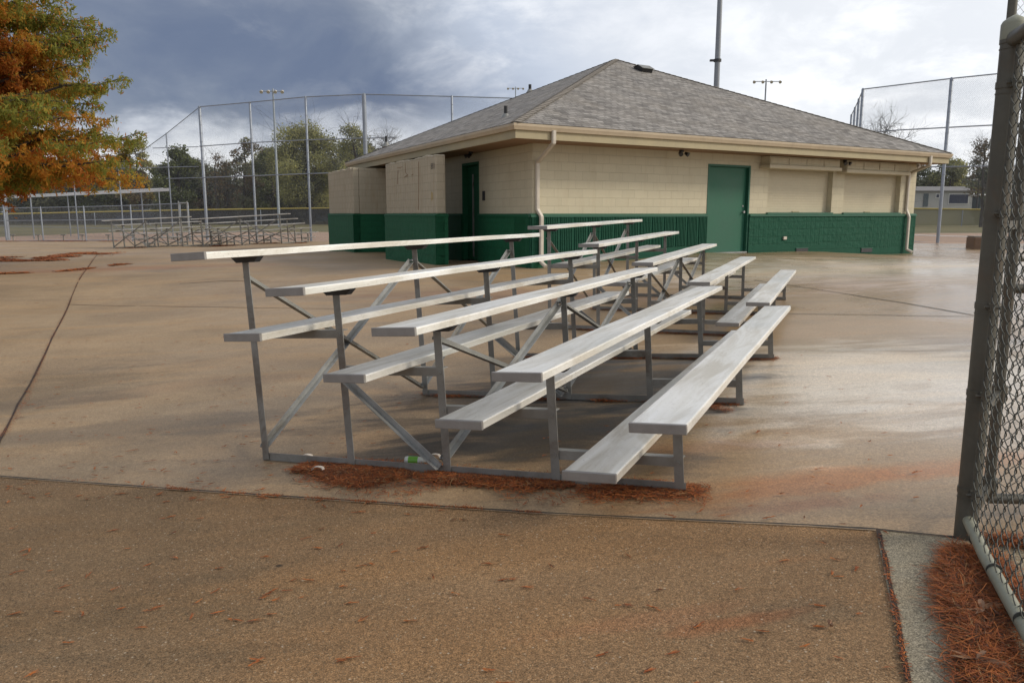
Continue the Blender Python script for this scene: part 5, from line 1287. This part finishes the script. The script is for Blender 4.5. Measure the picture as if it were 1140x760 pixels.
sky=N('ShaderNodeTexSky'); sky.sky_type='NISHITA'; sky.sun_disc=False; SUN_EL=R(33); SUN_AZ=R(97)
sky.sun_elevation=SUN_EL; sky.sun_rotation=SUN_AZ
skc=N('ShaderNodeVectorMath',operation='SCALE'); Lk(sky.outputs[0],skc.inputs[0]); skc.inputs[3].default_value=.055
# pale cloud field
pale=MX(SS(Xw,-.02,.30),(.60,.67,.80),(.95,.98,1.03))
pale=MX(SS(n2,.42,.78),pale,MX(SS(X,.1,.5),(.97,1.0,1.06),(1.5,1.5,1.5))); pale=MX(MA('MULTIPLY',SS(n3,.48,.7),.2),pale,(.68,.74,.84))
# slate storm bank, left and above the horizon glow
slate=MX(SS(n1,.36,.70),(.155,.20,.31),(.29,.335,.42)); slate=MX(SS(Zw,.17,.34),slate,(.36,.40,.47))
slate=MX(MA('MULTIPLY',SS(n2,.50,.75),.2),slate,(.55,.58,.64))
left=MA('SUBTRACT',1.0,SS(Xw,-.20,.06)); lowc=SS(Zw,.065,.115); midX=SS(X,-.60,-.40)
bank=MA('MULTIPLY',left,lowc)
colr=MX(bank,pale,slate)
glow=MA('MULTIPLY',MA('SUBTRACT',1.0,SS(Zw,.06,.125)),MA('SUBTRACT',1.0,SS(X,-.16,-.02))); colr=MX(glow,colr,(.93,.95,.98))
front=SS(Y_,-.25,.35); rear=MX(SS(n3,.4,.65),(.50,.53,.60),(.80,.82,.86))
colr=MX(front,rear,colr)
zen=SS(Z,.38,.7); colr=MX(zen,colr,MX(SS(n1,.4,.65),(.45,.50,.60),(.85,.87,.9)))
hot=SS(X,.45,.85); colr=MX(MA('MULTIPLY',hot,SS(Z,-.1,.2)),colr,(1.7,1.65,1.55))
fin=MX(.92,skc.outputs[0],colr)
bg=N('ShaderNodeBackground'); bg.inputs[1].default_value=1.0; Lk(fin,bg.inputs[0]); ow=N('ShaderNodeOutputWorld'); Lk(bg.outputs[0],ow.inputs[0])
sl=bpy.data.lights.new('sun','SUN'); sl.energy=1.9; sl.angle=R(12); sl.color=(1,.90,.74); so=bpy.data.objects.new('sun',sl); COL.objects.link(so)
# light comes from behind-right of the viewer
sd=Vector((math.sin(SUN_AZ)*math.cos(SUN_EL),math.cos(SUN_AZ)*math.cos(SUN_EL),math.sin(SUN_EL))); so.rotation_euler=(-sd).to_track_quat('-Z','Y').to_euler(); so.location=(0,0,40)
cam=bpy.data.cameras.new('camera'); cam.sensor_width=36; cam.lens=F/1140*36; cam.clip_start=.05; cam.clip_end=6000; co=bpy.data.objects.new('camera',cam); COL.objects.link(co); co.location=CAM; co.rotation_euler=(R(90)-PIT,0,0); SC.camera=co
SC.view_settings.view_transform='Standard'; SC.view_settings.look='None'; SC.view_settings.exposure=0; SC.view_settings.gamma=1
SC.cycles.use_denoising=True; SC.cycles.max_bounces=6; SC.cycles.transparent_max_bounces=24
